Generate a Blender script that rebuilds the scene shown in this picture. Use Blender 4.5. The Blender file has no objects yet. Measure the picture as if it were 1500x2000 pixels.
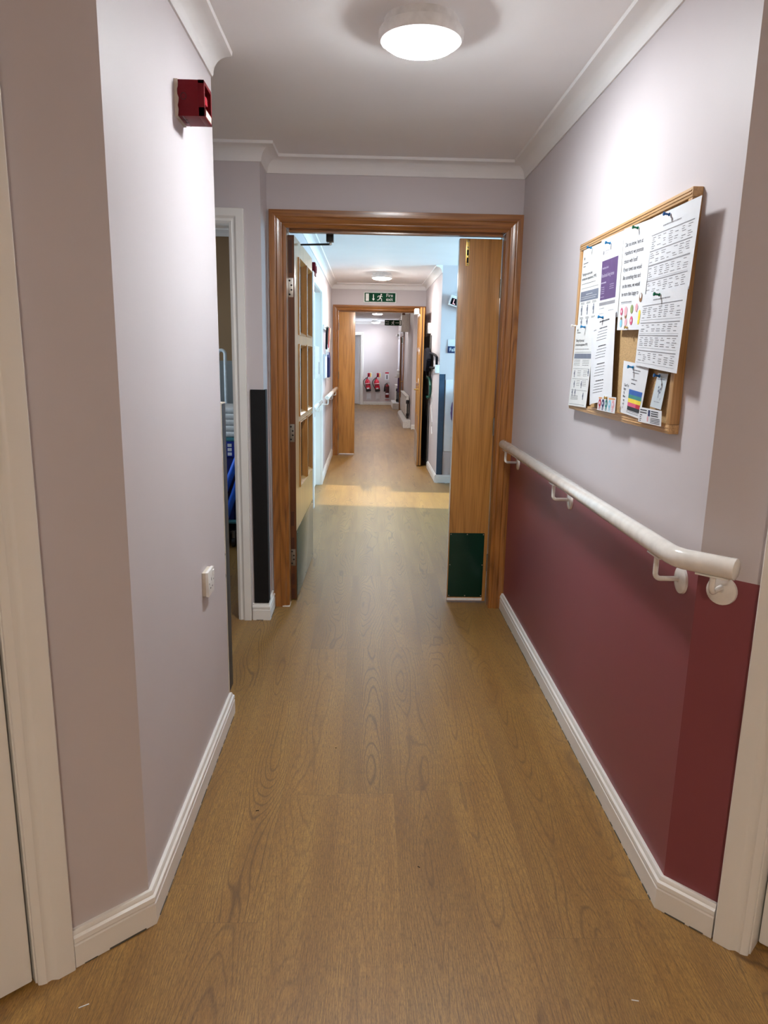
import bpy, bmesh, math, random
from mathutils import Vector, Matrix

random.seed(7)
scene = bpy.context.scene
COL = scene.collection
PI = math.pi

# ------------------------------------------------------------------ camera, world, lights, exposure
EYE = 1.43
cam_data = bpy.data.cameras.new('camera')
cam = bpy.data.objects.new('camera', cam_data)
COL.objects.link(cam)
cam_data.sensor_fit = 'HORIZONTAL'
cam_data.sensor_width = 36.0
cam_data.lens = 36.0 * 1406.87 / 1500.0
cam_data.clip_start = 0.02
cam_r, cam_u, cam_b = (0.999598, -0.02196, 0.01795), (-0.012895, 0.211806, 0.977227), (-0.025262, -0.977065, 0.211437)
cam.matrix_world = Matrix(((cam_r[0], cam_u[0], cam_b[0], 0), (cam_r[1], cam_u[1], cam_b[1], 0),
                           (cam_r[2], cam_u[2], cam_b[2], EYE), (0, 0, 0, 1)))
scene.camera = cam

scene.view_settings.view_transform = 'Standard'
scene.view_settings.look = 'None'
scene.view_settings.gamma = 1.0
scene.view_settings.use_curve_mapping = False
scene.view_settings.exposure = 0.78
scene.cycles.max_bounces = 14
scene.cycles.diffuse_bounces = 8
scene.cycles.glossy_bounces = 5

LAMP_CORRIDOR = 116.0
LAMP_FAR = 165.0
LAMP_END = 60.0
FILL_LOUNGE = 45.0
LAMP_LOBBY = 163.0
FILL_STORE = 6.0
DAY_LOUNGE = 180.0
DAY_STORE = 20.0
SUN = 5.6
DAY_END = 50.0

world = bpy.data.worlds.new('world')
scene.world = world
world.use_nodes = True
world.node_tree.nodes['Background'].inputs[0].default_value = (0.55, 0.75, 1.0, 1)
world.node_tree.nodes['Background'].inputs[1].default_value = 1.5


def daylight(name, loc, rot, sx, sy, power, color):
    """sky light entering at a real window opening"""
    l = bpy.data.lights.new(name, 'AREA')
    l.shape = 'RECTANGLE'; l.size = sx; l.size_y = sy; l.energy = power; l.color = color
    o = bpy.data.objects.new(name, l); COL.objects.link(o)
    o.location = loc; o.rotation_euler = rot
    return o


daylight('daylight_lounge', (3.62, 7.1, 1.62), (0, math.radians(90), 0), 1.35, 1.35, DAY_LOUNGE, (0.42, 0.76, 1.0))
sun = bpy.data.lights.new('sun', 'SUN'); sun.energy = SUN; sun.angle = math.radians(0.8); sun.color = (1.0, 0.90, 0.72)
sun_o = bpy.data.objects.new('sun', sun); COL.objects.link(sun_o)
sun_o.rotation_euler = Vector((-1.0, 0.095, -0.575)).to_track_quat('-Z', 'Y').to_euler()
daylight('daylight_store', (-2.62, 4.9, 1.5), (0, math.radians(-90), 0), 1.0, 1.0, DAY_STORE, (0.80, 0.90, 1.0))
daylight('daylight_end', (1.16, 20.9, 1.6), (0, math.radians(90), 0), 1.1, 1.1, DAY_END, (0.80, 0.88, 1.0))

# ------------------------------------------------------------------ materials
MATS = {}


def new_mat(name):
    m = bpy.data.materials.new(name); m.use_nodes = True
    nt = m.node_tree
    return m, nt, nt.nodes['Principled BSDF']


def lk(nt, a, b): nt.links.new(a, b)


def nd(nt, typ, **kw):
    n = nt.nodes.new(typ)
    for k, v in kw.items(): setattr(n, k, v)
    return n


def mth(nt, op, a, b=None, c=None):
    n = nd(nt, 'ShaderNodeMath', operation=op)
    for i, v in enumerate((a, b, c)):
        if v is None: continue
        if isinstance(v, (int, float)): n.inputs[i].default_value = v
        else: lk(nt, v, n.inputs[i])
    return n.outputs[0]


def ramp(nt, fac, stops):
    n = nd(nt, 'ShaderNodeValToRGB')
    el = n.color_ramp.elements
    while len(el) < len(stops): el.new(0.5)
    for e, (p, c) in zip(el, stops):
        e.position = p; e.color = (*c, 1) if len(c) == 3 else c
    lk(nt, fac, n.inputs[0])
    return n.outputs[0]


def mixc(nt, fac, a, b, mode='MIX'):
    n = nd(nt, 'ShaderNodeMix', data_type='RGBA', blend_type=mode)
    for s, v in ((n.inputs[0], fac), (n.inputs[6], a), (n.inputs[7], b)):
        if isinstance(v, (int, float)): s.default_value = v
        elif isinstance(v, tuple): s.default_value = (*v, 1) if len(v) == 3 else v
        else: lk(nt, v, s)
    return n.outputs[2]


def plain(name, col, rough=0.5, metal=0.0, noise=0.04, nscale=30, bump=0.0, spec=None, coat=0.0):
    m, nt, p = new_mat(name)
    tc = nd(nt, 'ShaderNodeTexCoord')
    n = nd(nt, 'ShaderNodeTexNoise'); n.inputs['Scale'].default_value = nscale; n.inputs['Detail'].default_value = 3
    lk(nt, tc.outputs['Object'], n.inputs['Vector'])
    lo = tuple(max(0, c * (1 - noise * 2)) for c in col); hi = tuple(min(1, c * (1 + noise * 2)) for c in col)
    lk(nt, ramp(nt, n.outputs['Fac'], [(0.3, lo), (0.7, hi)]), p.inputs['Base Color'])
    p.inputs['Roughness'].default_value = rough
    p.inputs['Metallic'].default_value = metal
    if spec is not None: p.inputs['Specular IOR Level'].default_value = spec
    if coat: p.inputs['Coat Weight'].default_value = coat; p.inputs['Coat Roughness'].default_value = 0.12
    if bump:
        b = nd(nt, 'ShaderNodeBump'); b.inputs['Strength'].default_value = bump; b.inputs['Distance'].default_value = 0.002
        lk(nt, n.outputs['Fac'], b.inputs['Height']); lk(nt, b.outputs[0], p.inputs['Normal'])
    MATS[name] = m
    return m


def paint(name, col, rough=0.55, spec=0.35):
    """emulsion paint: faint roller stipple and patchiness"""
    m, nt, p = new_mat(name)
    tc = nd(nt, 'ShaderNodeTexCoord')
    big = nd(nt, 'ShaderNodeTexNoise'); big.inputs['Scale'].default_value = 1.7; big.inputs['Detail'].default_value = 4
    fine = nd(nt, 'ShaderNodeTexNoise'); fine.inputs['Scale'].default_value = 260; fine.inputs['Detail'].default_value = 2
    for n in (big, fine): lk(nt, tc.outputs['Object'], n.inputs['Vector'])
    lk(nt, ramp(nt, big.outputs['Fac'], [(0.25, tuple(c * 0.96 for c in col)), (0.75, tuple(min(1, c * 1.03) for c in col))]), p.inputs['Base Color'])
    p.inputs['Roughness'].default_value = rough
    p.inputs['Specular IOR Level'].default_value = spec
    b = nd(nt, 'ShaderNodeBump'); b.inputs['Strength'].default_value = 0.08; b.inputs['Distance'].default_value = 0.001
    lk(nt, fine.outputs['Fac'], b.inputs['Height']); lk(nt, b.outputs[0], p.inputs['Normal'])
    MATS[name] = m
    return m


def oak(name, axis, dark, mid, light, rough=0.3, freq=9.0, coat=0.35):
    """varnished oak, grain running along the given axis"""
    m, nt, p = new_mat(name)
    tc = nd(nt, 'ShaderNodeTexCoord')
    mp = nd(nt, 'ShaderNodeMapping')
    s = [1.0, 1.0, 1.0]; s['xyz'.index(axis)] = 0.09
    mp.inputs['Scale'].default_value = s
    lk(nt, tc.outputs['Object'], mp.inputs['Vector'])
    n1 = nd(nt, 'ShaderNodeTexNoise'); n1.inputs['Scale'].default_value = 5.0; n1.inputs['Detail'].default_value = 2; n1.inputs['Distortion'].default_value = 0.3
    lk(nt, mp.outputs[0], n1.inputs['Vector'])
    rings = mth(nt, 'FRACT', mth(nt, 'MULTIPLY', n1.outputs['Fac'], freq))
    tri = mth(nt, 'ABSOLUTE', mth(nt, 'SUBTRACT', mth(nt, 'MULTIPLY', rings, 2.0), 1.0))
    mp2 = nd(nt, 'ShaderNodeMapping')
    s2 = [240.0, 240.0, 240.0]; s2['xyz'.index(axis)] = 5.0
    mp2.inputs['Scale'].default_value = s2
    lk(nt, tc.outputs['Object'], mp2.inputs['Vector'])
    n2 = nd(nt, 'ShaderNodeTexNoise'); n2.inputs['Scale'].default_value = 1.0; n2.inputs['Detail'].default_value = 2
    lk(nt, mp2.outputs[0], n2.inputs['Vector'])
    c = ramp(nt, tri, [(0.0, dark), (0.25, mid), (0.85, light)])
    c2 = ramp(nt, n2.outputs['Fac'], [(0.3, tuple(v * 0.62 for v in mid)), (0.62, tuple(min(1, v * 1.15) for v in light))])
    n3 = nd(nt, 'ShaderNodeTexNoise'); n3.inputs['Scale'].default_value = 2.0
    lk(nt, mp.outputs[0], n3.inputs['Vector'])
    c3 = mixc(nt, 0.45, c, c2)
    lk(nt, mixc(nt, 0.5, c3, mixc(nt, 1.0, c3, ramp(nt, n3.outputs['Fac'], [(0.3, (0.72, 0.68, 0.62)), (0.7, (1.0, 1.0, 1.0))]), 'MULTIPLY')), p.inputs['Base Color'])
    p.inputs['Roughness'].default_value = rough
    p.inputs['Coat Weight'].default_value = coat
    p.inputs['Coat Roughness'].default_value = 0.15
    MATS[name] = m
    return m


def vinyl_floor():
    """wood-look vinyl planks running down the corridor"""
    m, nt, p = new_mat('floor_vinyl')
    tc = nd(nt, 'ShaderNodeTexCoord')
    sp = nd(nt, 'ShaderNodeSeparateXYZ'); lk(nt, tc.outputs['Object'], sp.inputs[0])
    X, Y = sp.outputs[0], sp.outputs[1]
    W, L = 0.185, 1.22
    xr = mth(nt, 'DIVIDE', mth(nt, 'ADD', X, 10.07), W)
    row = mth(nt, 'FLOOR', xr)
    wn0 = nd(nt, 'ShaderNodeTexWhiteNoise', noise_dimensions='1D'); lk(nt, row, wn0.inputs['W'])
    yr = mth(nt, 'ADD', mth(nt, 'DIVIDE', Y, L), mth(nt, 'MULTIPLY', wn0.outputs[0], 3.0))
    pl = mth(nt, 'FLOOR', yr)
    idv = nd(nt, 'ShaderNodeCombineXYZ'); lk(nt, row, idv.inputs[0]); lk(nt, pl, idv.inputs[1])
    wn = nd(nt, 'ShaderNodeTexWhiteNoise', noise_dimensions='2D'); lk(nt, idv.outputs[0], wn.inputs['Vector'])
    rs = nd(nt, 'ShaderNodeSeparateColor'); lk(nt, wn.outputs['Color'], rs.inputs[0])
    r1, r2, r3 = rs.outputs[0], rs.outputs[1], rs.outputs[2]
    # cathedral figure: contour lines of a stretched noise, different on each plank
    gv = nd(nt, 'ShaderNodeCombineXYZ')
    lk(nt, mth(nt, 'ADD', mth(nt, 'MULTIPLY', X, 5.0), mth(nt, 'MULTIPLY', r1, 60.0)), gv.inputs[0])
    lk(nt, mth(nt, 'ADD', mth(nt, 'MULTIPLY', Y, 0.85), mth(nt, 'MULTIPLY', r2, 60.0)), gv.inputs[1])
    n1 = nd(nt, 'ShaderNodeTexNoise'); n1.inputs['Scale'].default_value = 1.0; n1.inputs['Detail'].default_value = 2.5; n1.inputs['Roughness'].default_value = 0.36
    lk(nt, gv.outputs[0], n1.inputs['Vector'])
    fxc = mth(nt, 'SUBTRACT', mth(nt, 'MULTIPLY', mth(nt, 'FRACT', xr), 2.0), mth(nt, 'ADD', 0.7, mth(nt, 'MULTIPLY', r3, 0.6)))
    arch = mth(nt, 'MULTIPLY', mth(nt, 'MULTIPLY', fxc, fxc), 8.0)
    fr = mth(nt, 'FRACT', mth(nt, 'ADD', mth(nt, 'MULTIPLY', n1.outputs['Fac'], 24.0), arch))
    tri = mth(nt, 'ABSOLUTE', mth(nt, 'SUBTRACT', mth(nt, 'MULTIPLY', fr, 2.0), 1.0))
    ring = ramp(nt, tri, [(0.0, (0.0, 0.0, 0.0)), (0.32, (1, 1, 1))])
    # fibres
    fv = nd(nt, 'ShaderNodeCombineXYZ')
    lk(nt, mth(nt, 'ADD', mth(nt, 'MULTIPLY', X, 330.0), mth(nt, 'MULTIPLY', r3, 90.0)), fv.inputs[0])
    lk(nt, mth(nt, 'MULTIPLY', Y, 30.0), fv.inputs[1])
    n2 = nd(nt, 'ShaderNodeTexNoise'); n2.inputs['Scale'].default_value = 1.0; n2.inputs['Detail'].default_value = 3.0; n2.inputs['Roughness'].default_value = 0.6
    lk(nt, fv.outputs[0], n2.inputs['Vector'])
    fib = ramp(nt, n2.outputs['Fac'], [(0.34, (0.0, 0.0, 0.0)), (0.62, (1, 1, 1))])
    # short dark pores
    pv = nd(nt, 'ShaderNodeCombineXYZ')
    lk(nt, mth(nt, 'ADD', mth(nt, 'MULTIPLY', X, 520.0), mth(nt, 'MULTIPLY', r1, 50.0)), pv.inputs[0])
    lk(nt, mth(nt, 'MULTIPLY', Y, 95.0), pv.inputs[1])
    n4 = nd(nt, 'ShaderNodeTexNoise'); n4.inputs['Scale'].default_value = 1.0; n4.inputs['Detail'].default_value = 1.0
    lk(nt, pv.outputs[0], n4.inputs['Vector'])
    pore = ramp(nt, n4.outputs['Fac'], [(0.36, (1, 1, 1)), (0.50, (0, 0, 0))])
    # slow tone
    tv = nd(nt, 'ShaderNodeCombineXYZ')
    lk(nt, mth(nt, 'ADD', mth(nt, 'MULTIPLY', X, 14.0), mth(nt, 'MULTIPLY', r2, 40.0)), tv.inputs[0])
    lk(nt, mth(nt, 'MULTIPLY', Y, 1.3), tv.inputs[1])
    n3 = nd(nt, 'ShaderNodeTexNoise'); n3.inputs['Scale'].default_value = 1.0; n3.inputs['Detail'].default_value = 2.0
    lk(nt, tv.outputs[0], n3.inputs['Vector'])
    base = ramp(nt, n3.outputs['Fac'], [(0.25, (0.265, 0.135, 0.031)), (0.5, (0.34, 0.184, 0.045)), (0.78, (0.40, 0.230, 0.060))])
    c = mixc(nt, mth(nt, 'MULTIPLY', mth(nt, 'SUBTRACT', 1.0, fib), 0.62), base, (0.105, 0.055, 0.022))
    amt = mth(nt, 'MULTIPLY', mth(nt, 'SUBTRACT', 1.0, ring), mth(nt, 'ADD', 0.34, mth(nt, 'MULTIPLY', r3, 0.42)))
    c = mixc(nt, amt, c, (0.100, 0.052, 0.020))
    c = mixc(nt, mth(nt, 'MULTIPLY', pore, 0.34), c, (0.085, 0.042, 0.014))
    tone = mth(nt, 'ADD', 1.0, mth(nt, 'MULTIPLY', r1, 0.18))
    tcx = nd(nt, 'ShaderNodeCombineColor')
    for i in range(3): lk(nt, tone, tcx.inputs[i])
    c = mixc(nt, 1.0, c, tcx.outputs[0], 'MULTIPLY')
    # plank joints
    fx = mth(nt, 'FRACT', xr); fy = mth(nt, 'FRACT', yr)
    ex = mth(nt, 'MINIMUM', fx, mth(nt, 'SUBTRACT', 1.0, fx)); ey = mth(nt, 'MINIMUM', fy, mth(nt, 'SUBTRACT', 1.0, fy))
    jx = mth(nt, 'LESS_THAN', ex, 0.006); jy = mth(nt, 'LESS_THAN', ey, 0.0012)
    j = mth(nt, 'MULTIPLY', mth(nt, 'MAXIMUM', jx, jy), 0.22)
    c = mixc(nt, j, c, (0.09, 0.05, 0.02))
    lk(nt, c, p.inputs['Base Color'])
    rr = mth(nt, 'ADD', 0.37, mth(nt, 'MULTIPLY', fib, 0.10))
    lk(nt, rr, p.inputs['Roughness'])
    p.inputs['Specular IOR Level'].default_value = 0.66
    b = nd(nt, 'ShaderNodeBump'); b.inputs['Strength'].default_value = 0.28; b.inputs['Distance'].default_value = 0.0008
    h = mth(nt, 'ADD', mth(nt, 'MULTIPLY', n2.outputs['Fac'], 0.8), mth(nt, 'MULTIPLY', ring, 0.5))
    lk(nt, h, b.inputs['Height']); lk(nt, b.outputs[0], p.inputs['Normal'])
    MATS['floor'] = m
    return m


def emitter(name, col, strength):
    m, nt, p = new_mat(name)
    p.inputs['Base Color'].default_value = (0.9, 0.9, 0.9, 1)
    p.inputs['Emission Color'].default_value = (*col, 1)
    p.inputs['Emission Strength'].default_value = strength
    p.inputs['Roughness'].default_value = 0.35
    MATS[name] = m
    return m


def glass_mat(name, tint, gloss=0.1):
    m = bpy.data.materials.new(name); m.use_nodes = True
    nt = m.node_tree
    nt.nodes.remove(nt.nodes['Principled BSDF'])
    out = nt.nodes['Material Output']
    t = nd(nt, 'ShaderNodeBsdfTransparent'); t.inputs[0].default_value = (*tint, 1)
    g = nd(nt, 'ShaderNodeBsdfGlossy'); g.inputs['Roughness'].default_value = 0.04
    fr = nd(nt, 'ShaderNodeFresnel'); fr.inputs[0].default_value = 1.5
    mx = nd(nt, 'ShaderNodeMixShader')
    lk(nt, mth(nt, 'ADD', fr.outputs[0], gloss), mx.inputs[0]); lk(nt, t.outputs[0], mx.inputs[1]); lk(nt, g.outputs[0], mx.inputs[2])
    lk(nt, mx.outputs[0], out.inputs[0])
    MATS[name] = m
    return m


vinyl_floor()
paint('wall', (0.585, 0.54, 0.555), 0.5, 0.35)
paint('maroon', (0.240, 0.063, 0.076), 0.38, 0.4)
paint('ceiling', (0.90, 0.895, 0.90), 0.7, 0.2)
paint('ochre', (0.27, 0.175, 0.095))
paint('tile_grey', (0.24, 0.26, 0.27), 0.3)
paint('trim_white', (0.83, 0.82, 0.79), 0.28, 0.5)
paint('coving_white', (0.83, 0.82, 0.815), 0.6, 0.25)
OD, OM, OL = (0.150, 0.047, 0.008), (0.245, 0.085, 0.015), (0.37, 0.142, 0.028)
oak('oak_up', 'z', OD, OM, OL, 0.3, 15.0)
oak('oak_across', 'x', OD, OM, OL, 0.3, 15.0)
oak('oak_leaf', 'z', (0.30, 0.122, 0.027), (0.47, 0.213, 0.053), (0.56, 0.27, 0.072), 0.33, 8.0, 0.25)
oak('oak_pale', 'z', (0.42, 0.20, 0.055), (0.53, 0.28, 0.085), (0.60, 0.34, 0.11), 0.3, 7.0, 0.3)
oak('oak_edge', 'z', (0.075, 0.021, 0.006), (0.125, 0.036, 0.010), (0.15, 0.05, 0.014), 0.45, 8.0, 0.1)
oak('oak_brown', 'z', (0.09, 0.03, 0.012), (0.15, 0.05, 0.02), (0.19, 0.07, 0.03), 0.35)
oak('pine_along', 'y', (0.40, 0.21, 0.075), (0.56, 0.33, 0.14), (0.62, 0.39, 0.19), 0.45, 10.0, 0.1)
oak('pine_up', 'z', (0.36, 0.18, 0.06), (0.50, 0.28, 0.11), (0.58, 0.34, 0.15), 0.45, 10.0, 0.1)
plain('strip_dark', (0.070, 0.022, 0.010), 0.5)
plain('green_plate', (0.003, 0.030, 0.018), 0.16, noise=0.02, nscale=4, spec=0.35)
plain('brass', (0.75, 0.52, 0.16), 0.22, 1.0)
plain('steel', (0.60, 0.59, 0.56), 0.33, 1.0)
plain('dull_steel', (0.27, 0.25, 0.22), 0.45, 0.9)
plain('black', (0.010, 0.010, 0.012), 0.38)
plain('grime', (0.10, 0.095, 0.085), 0.8)
plain('hole', (0.015, 0.013, 0.012), 0.8)
plain('guard_black', (0.009, 0.009, 0.010), 0.6, spec=0.25)
plain('guard_grey', (0.024, 0.026, 0.030), 0.5, bump=0.1)
plain('guard_navy', (0.030, 0.065, 0.115), 0.4)
plain('backing', (0.60, 0.54, 0.46), 0.8)
plain('red', (0.135, 0.003, 0.008), 0.5, spec=0.15)
plain('red_dark', (0.05, 0.002, 0.004), 0.4)
plain('red_bright', (0.55, 0.006, 0.03), 0.22, coat=0.5)
plain('red_deep', (0.20, 0.006, 0.010), 0.3)
plain('plastic_white', (0.80, 0.79, 0.77), 0.3)
plain('rail_white', (0.80, 0.775, 0.735), 0.16, coat=0.5)
plain('cork', (0.46, 0.30, 0.14), 0.85, noise=0.16, nscale=420, bump=0.3)
plain('paper', (0.70, 0.72, 0.755), 0.75, noise=0.008)
plain('paper_warm', (0.71, 0.725, 0.72), 0.75, noise=0.008)
plain('paper_blue', (0.56, 0.63, 0.68), 0.6, noise=0.02)
plain('ink', (0.06, 0.06, 0.07), 0.8)
plain('ink_soft', (0.26, 0.26, 0.28), 0.8)
plain('ink_slate', (0.17, 0.19, 0.25), 0.7)
plain('ink_purple', (0.105, 0.055, 0.165), 0.6)
plain('ink_lilac', (0.50, 0.44, 0.60), 0.6)
plain('ink_blue', (0.035, 0.12, 0.42), 0.6)
plain('ink_navy', (0.02, 0.03, 0.12), 0.6)
plain('ink_teal', (0.05, 0.26, 0.24), 0.6)
plain('ink_yellow', (0.85, 0.66, 0.06), 0.6)
plain('ink_pink', (0.62, 0.10, 0.20), 0.6)
plain('ink_rose', (0.75, 0.38, 0.42), 0.6)
plain('ink_red', (0.50, 0.02, 0.05), 0.6)
plain('ink_sky', (0.25, 0.56, 0.72), 0.6)
plain('ink_orange', (0.75, 0.33, 0.10), 0.6)
plain('ink_brown', (0.25, 0.12, 0.05), 0.6)
plain('ink_green', (0.28, 0.36, 0.14), 0.6)
plain('pin_blue', (0.01, 0.20, 0.46), 0.2)
plain('pin_navy', (0.01, 0.09, 0.28), 0.2)
plain('pin_green', (0.0, 0.14, 0.06), 0.2)
plain('sign_green', (0.003, 0.058, 0.026), 0.6, spec=0.12)
plain('sign_dark_green', (0.003, 0.028, 0.013), 0.6, spec=0.12)
plain('sign_white', (0.78, 0.82, 0.80), 0.35)
plain('navy_sign', (0.012, 0.035, 0.115), 0.35)
plain('purple_cloth', (0.115, 0.055, 0.16), 0.8, nscale=200, bump=0.3)
plain('mauve_wood', (0.34, 0.20, 0.22), 0.5)
plain('strap_green', (0.008, 0.085, 0.06), 0.55)
plain('strap_black', (0.007, 0.007, 0.012), 0.75, spec=0.15)
plain('strap_navy', (0.012, 0.02, 0.11), 0.6)
plain('curtain_grey', (0.085, 0.08, 0.078), 0.5)
plain('bag_blue', (0.006, 0.014, 0.12), 0.5)
plain('tube_blue', (0.015, 0.11, 0.62), 0.35)
plain('basket_blue', (0.008, 0.03, 0.30), 0.4)
plain('teal_tube', (0.05, 0.22, 0.27), 0.4)
plain('linen', (0.62, 0.63, 0.64), 0.9, nscale=60, bump=0.4)
plain('hoop_blue', (0.60, 0.68, 0.74), 0.3)
plain('skin_beige', (0.62, 0.45, 0.36), 0.7)
plain('radiator_white', (0.70, 0.68, 0.65), 0.35)
plain('display_black', (0.004, 0.004, 0.006), 0.6, spec=0.08)
emitter('led_red', (0.9, 0.05, 0.08), 0.9)
emitter('lamp_corridor', (0.93, 0.975, 1.0), LAMP_CORRIDOR)
emitter('lamp_far', (1.0, 0.95, 0.89), LAMP_FAR)
emitter('fill_lounge', (1.0, 0.96, 0.90), FILL_LOUNGE)
emitter('lamp_end', (1.0, 0.95, 0.90), LAMP_END)
emitter('lamp_lobby', (1.0, 0.89, 0.72), LAMP_LOBBY)
emitter('fill_store', (1.0, 0.93, 0.84), FILL_STORE)
glass_mat('wired_glass', (0.62, 0.64, 0.64), 0.04)
glass_mat('window_glass', (0.95, 0.97, 0.97), 0.0)

# ------------------------------------------------------------------ geometry helpers
OFF = {}


def tag(o, label, cat, group=None, kind=None):
    o['label'] = label; o['category'] = cat
    if group: o['group'] = group
    if kind: o['kind'] = kind
    return o


def thing(name, loc, label, cat, group=None, kind=None, rot=(0, 0, 0)):
    o = bpy.data.objects.new(name, None); COL.objects.link(o)
    o.empty_display_size = 0.05
    o.location = loc; o.rotation_euler = rot
    OFF[o.name] = Vector(loc)
    return tag(o, label, cat, group, kind)


class MB:
    def __init__(self): self.bm = bmesh.new(); self.i = 0

    def _mark(self, before):
        for f in self.bm.faces:
            if f.index < 0 or f not in before: f.material_index = self.i

    def face(self, pts):
        f = self.bm.faces.new([self.bm.verts.new(p) for p in pts]); f.material_index = self.i
        return self

    def box(self, x0, x1, y0, y1, z0, z1, bev=0.0, seg=2):
        m = Matrix.Translation(((x0 + x1) / 2, (y0 + y1) / 2, (z0 + z1) / 2)) @ Matrix.Diagonal((abs(x1 - x0), abs(y1 - y0), abs(z1 - z0), 1))
        return self.obox(m, bev, seg)

    def obox(self, m, bev=0.0, seg=2):
        t = bmesh.new()
        bmesh.ops.create_cube(t, size=1.0, matrix=m)
        if bev: bmesh.ops.bevel(t, geom=t.edges[:], offset=bev, segments=seg, affect='EDGES', profile=0.6)
        self._add(t)
        return self

    def _add(self, t):
        vm = {v: self.bm.verts.new(v.co) for v in t.verts}
        for f in t.faces:
            try:
                g = self.bm.faces.new([vm[v] for v in f.verts]); g.material_index = self.i
            except ValueError: pass
        t.free()

    def prism(self, pts, vec, bev=0.0):
        """polygon (3-D points) extruded by vec"""
        t = bmesh.new()
        v = Vector(vec)
        a = [t.verts.new(p) for p in pts]; b = [t.verts.new(Vector(p) + v) for p in pts]
        t.faces.new(a[::-1]); t.faces.new(b)
        n = len(pts)
        for k in range(n): t.faces.new((a[k], a[(k + 1) % n], b[(k + 1) % n], b[k]))
        bmesh.ops.recalc_face_normals(t, faces=t.faces[:])
        if bev: bmesh.ops.bevel(t, geom=t.edges[:], offset=bev, segments=2, affect='EDGES')
        self._add(t)
        return self

    def tube(self, path, r, seg=14, cap=True):
        P = [Vector(p) for p in path]; n = len(P)
        R = r if isinstance(r, (list, tuple)) else [r] * n
        d0 = (P[1] - P[0]).normalized()
        up = Vector((0, 0, 1)) if abs(d0.z) < 0.9 else Vector((1, 0, 0))
        u = d0.cross(up).normalized()
        rings = []
        for k in range(n):
            if k == 0: d = (P[1] - P[0]).normalized(); sc = 1
            elif k == n - 1: d = (P[-1] - P[-2]).normalized(); sc = 1
            else:
                a = (P[k] - P[k - 1]).normalized(); b = (P[k + 1] - P[k]).normalized()
                d = (a + b)
                d = d.normalized() if d.length > 1e-6 else a
            u = (u - d * u.dot(d)).normalized(); w = d.cross(u)
            rings.append([self.bm.verts.new(P[k] + (u * math.cos(2 * PI * j / seg) + w * math.sin(2 * PI * j / seg)) * R[k]) for j in range(seg)])
        for k in range(n - 1):
            for j in range(seg):
                f = self.bm.faces.new((rings[k][j], rings[k][(j + 1) % seg], rings[k + 1][(j + 1) % seg], rings[k + 1][j])); f.material_index = self.i
        if cap:
            f = self.bm.faces.new(rings[0][::-1]); f.material_index = self.i
            f = self.bm.faces.new(rings[-1]); f.material_index = self.i
        return self

    def lathe(self, prof, c=(0, 0, 0), axis=(0, 0, 1), seg=40):
        """profile of (radius, height) about an axis"""
        A = Vector(axis).normalized()
        u = A.cross(Vector((0, 0, 1)) if abs(A.z) < 0.9 else Vector((1, 0, 0))).normalized(); w = A.cross(u)
        c = Vector(c); prev = None
        for (r, h) in prof:
            if r < 1e-6: ring = [self.bm.verts.new(c + A * h)]
            else: ring = [self.bm.verts.new(c + A * h + (u * math.cos(2 * PI * j / seg) + w * math.sin(2 * PI * j / seg)) * r) for j in range(seg)]
            if prev is not None:
                for j in range(seg):
                    k = (j + 1) % seg
                    if len(prev) == 1 and len(ring) == 1: continue
                    if len(prev) == 1: vs = (prev[0], ring[k], ring[j])
                    elif len(ring) == 1: vs = (prev[j], prev[k], ring[0])
                    else: vs = (prev[j], prev[k], ring[k], ring[j])
                    f = self.bm.faces.new(vs); f.material_index = self.i
            prev = ring
        return self

    def sweep(self, prof, path, closed=True):
        """profile (out, z) carried along a plan polyline, room on the left of travel, mitred"""
        P = [Vector((p[0], p[1])) for p in path]; n = len(P)
        nor = []
        for k in range(n - 1):
            d = (P[k + 1] - P[k]).normalized(); nor.append(Vector((-d.y, d.x)))
        rings = []
        for k in range(n):
            if k == 0: m = nor[0]
            elif k == n - 1: m = nor[-1]
            else:
                m = (nor[k - 1] + nor[k]); m = m / max(1e-6, m.dot(nor[k]))
            rings.append([self.bm.verts.new((P[k].x + m.x * o, P[k].y + m.y * o, z)) for (o, z) in prof])
        c = len(prof)
        for k in range(n - 1):
            for j in range(c if closed else c - 1):
                f = self.bm.faces.new((rings[k][j], rings[k + 1][j], rings[k + 1][(j + 1) % c], rings[k][(j + 1) % c])); f.material_index = self.i
        if closed:
            for rg in (rings[0], rings[-1][::-1]):
                f = self.bm.faces.new(rg); f.material_index = self.i
        return self

    def frame_sweep(self, prof, x0, x1, y, z1, sgn=-1, fy=None):
        """door casing round an opening in a wall facing -y (sgn -1): profile (outward from opening, proud of wall)"""
        path = [(x0, 0, -1, 0), (x0, z1, -1, 1), (x1, z1, 1, 1), (x1, 0, 1, 0)]
        rings = [[self.bm.verts.new((px + ox * o, y + sgn * h, pz + oz * o)) for (o, h) in prof] for (px, pz, ox, oz) in path]
        self._rings(rings)
        return self

    def _rings(self, rings):
        c = len(rings[0])
        for k in range(len(rings) - 1):
            for j in range(c):
                f = self.bm.faces.new((rings[k][j], rings[k + 1][j], rings[k + 1][(j + 1) % c], rings[k][(j + 1) % c])); f.material_index = self.i
        for rg in (rings[0], rings[-1]):
            f = self.bm.faces.new(rg); f.material_index = self.i

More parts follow.
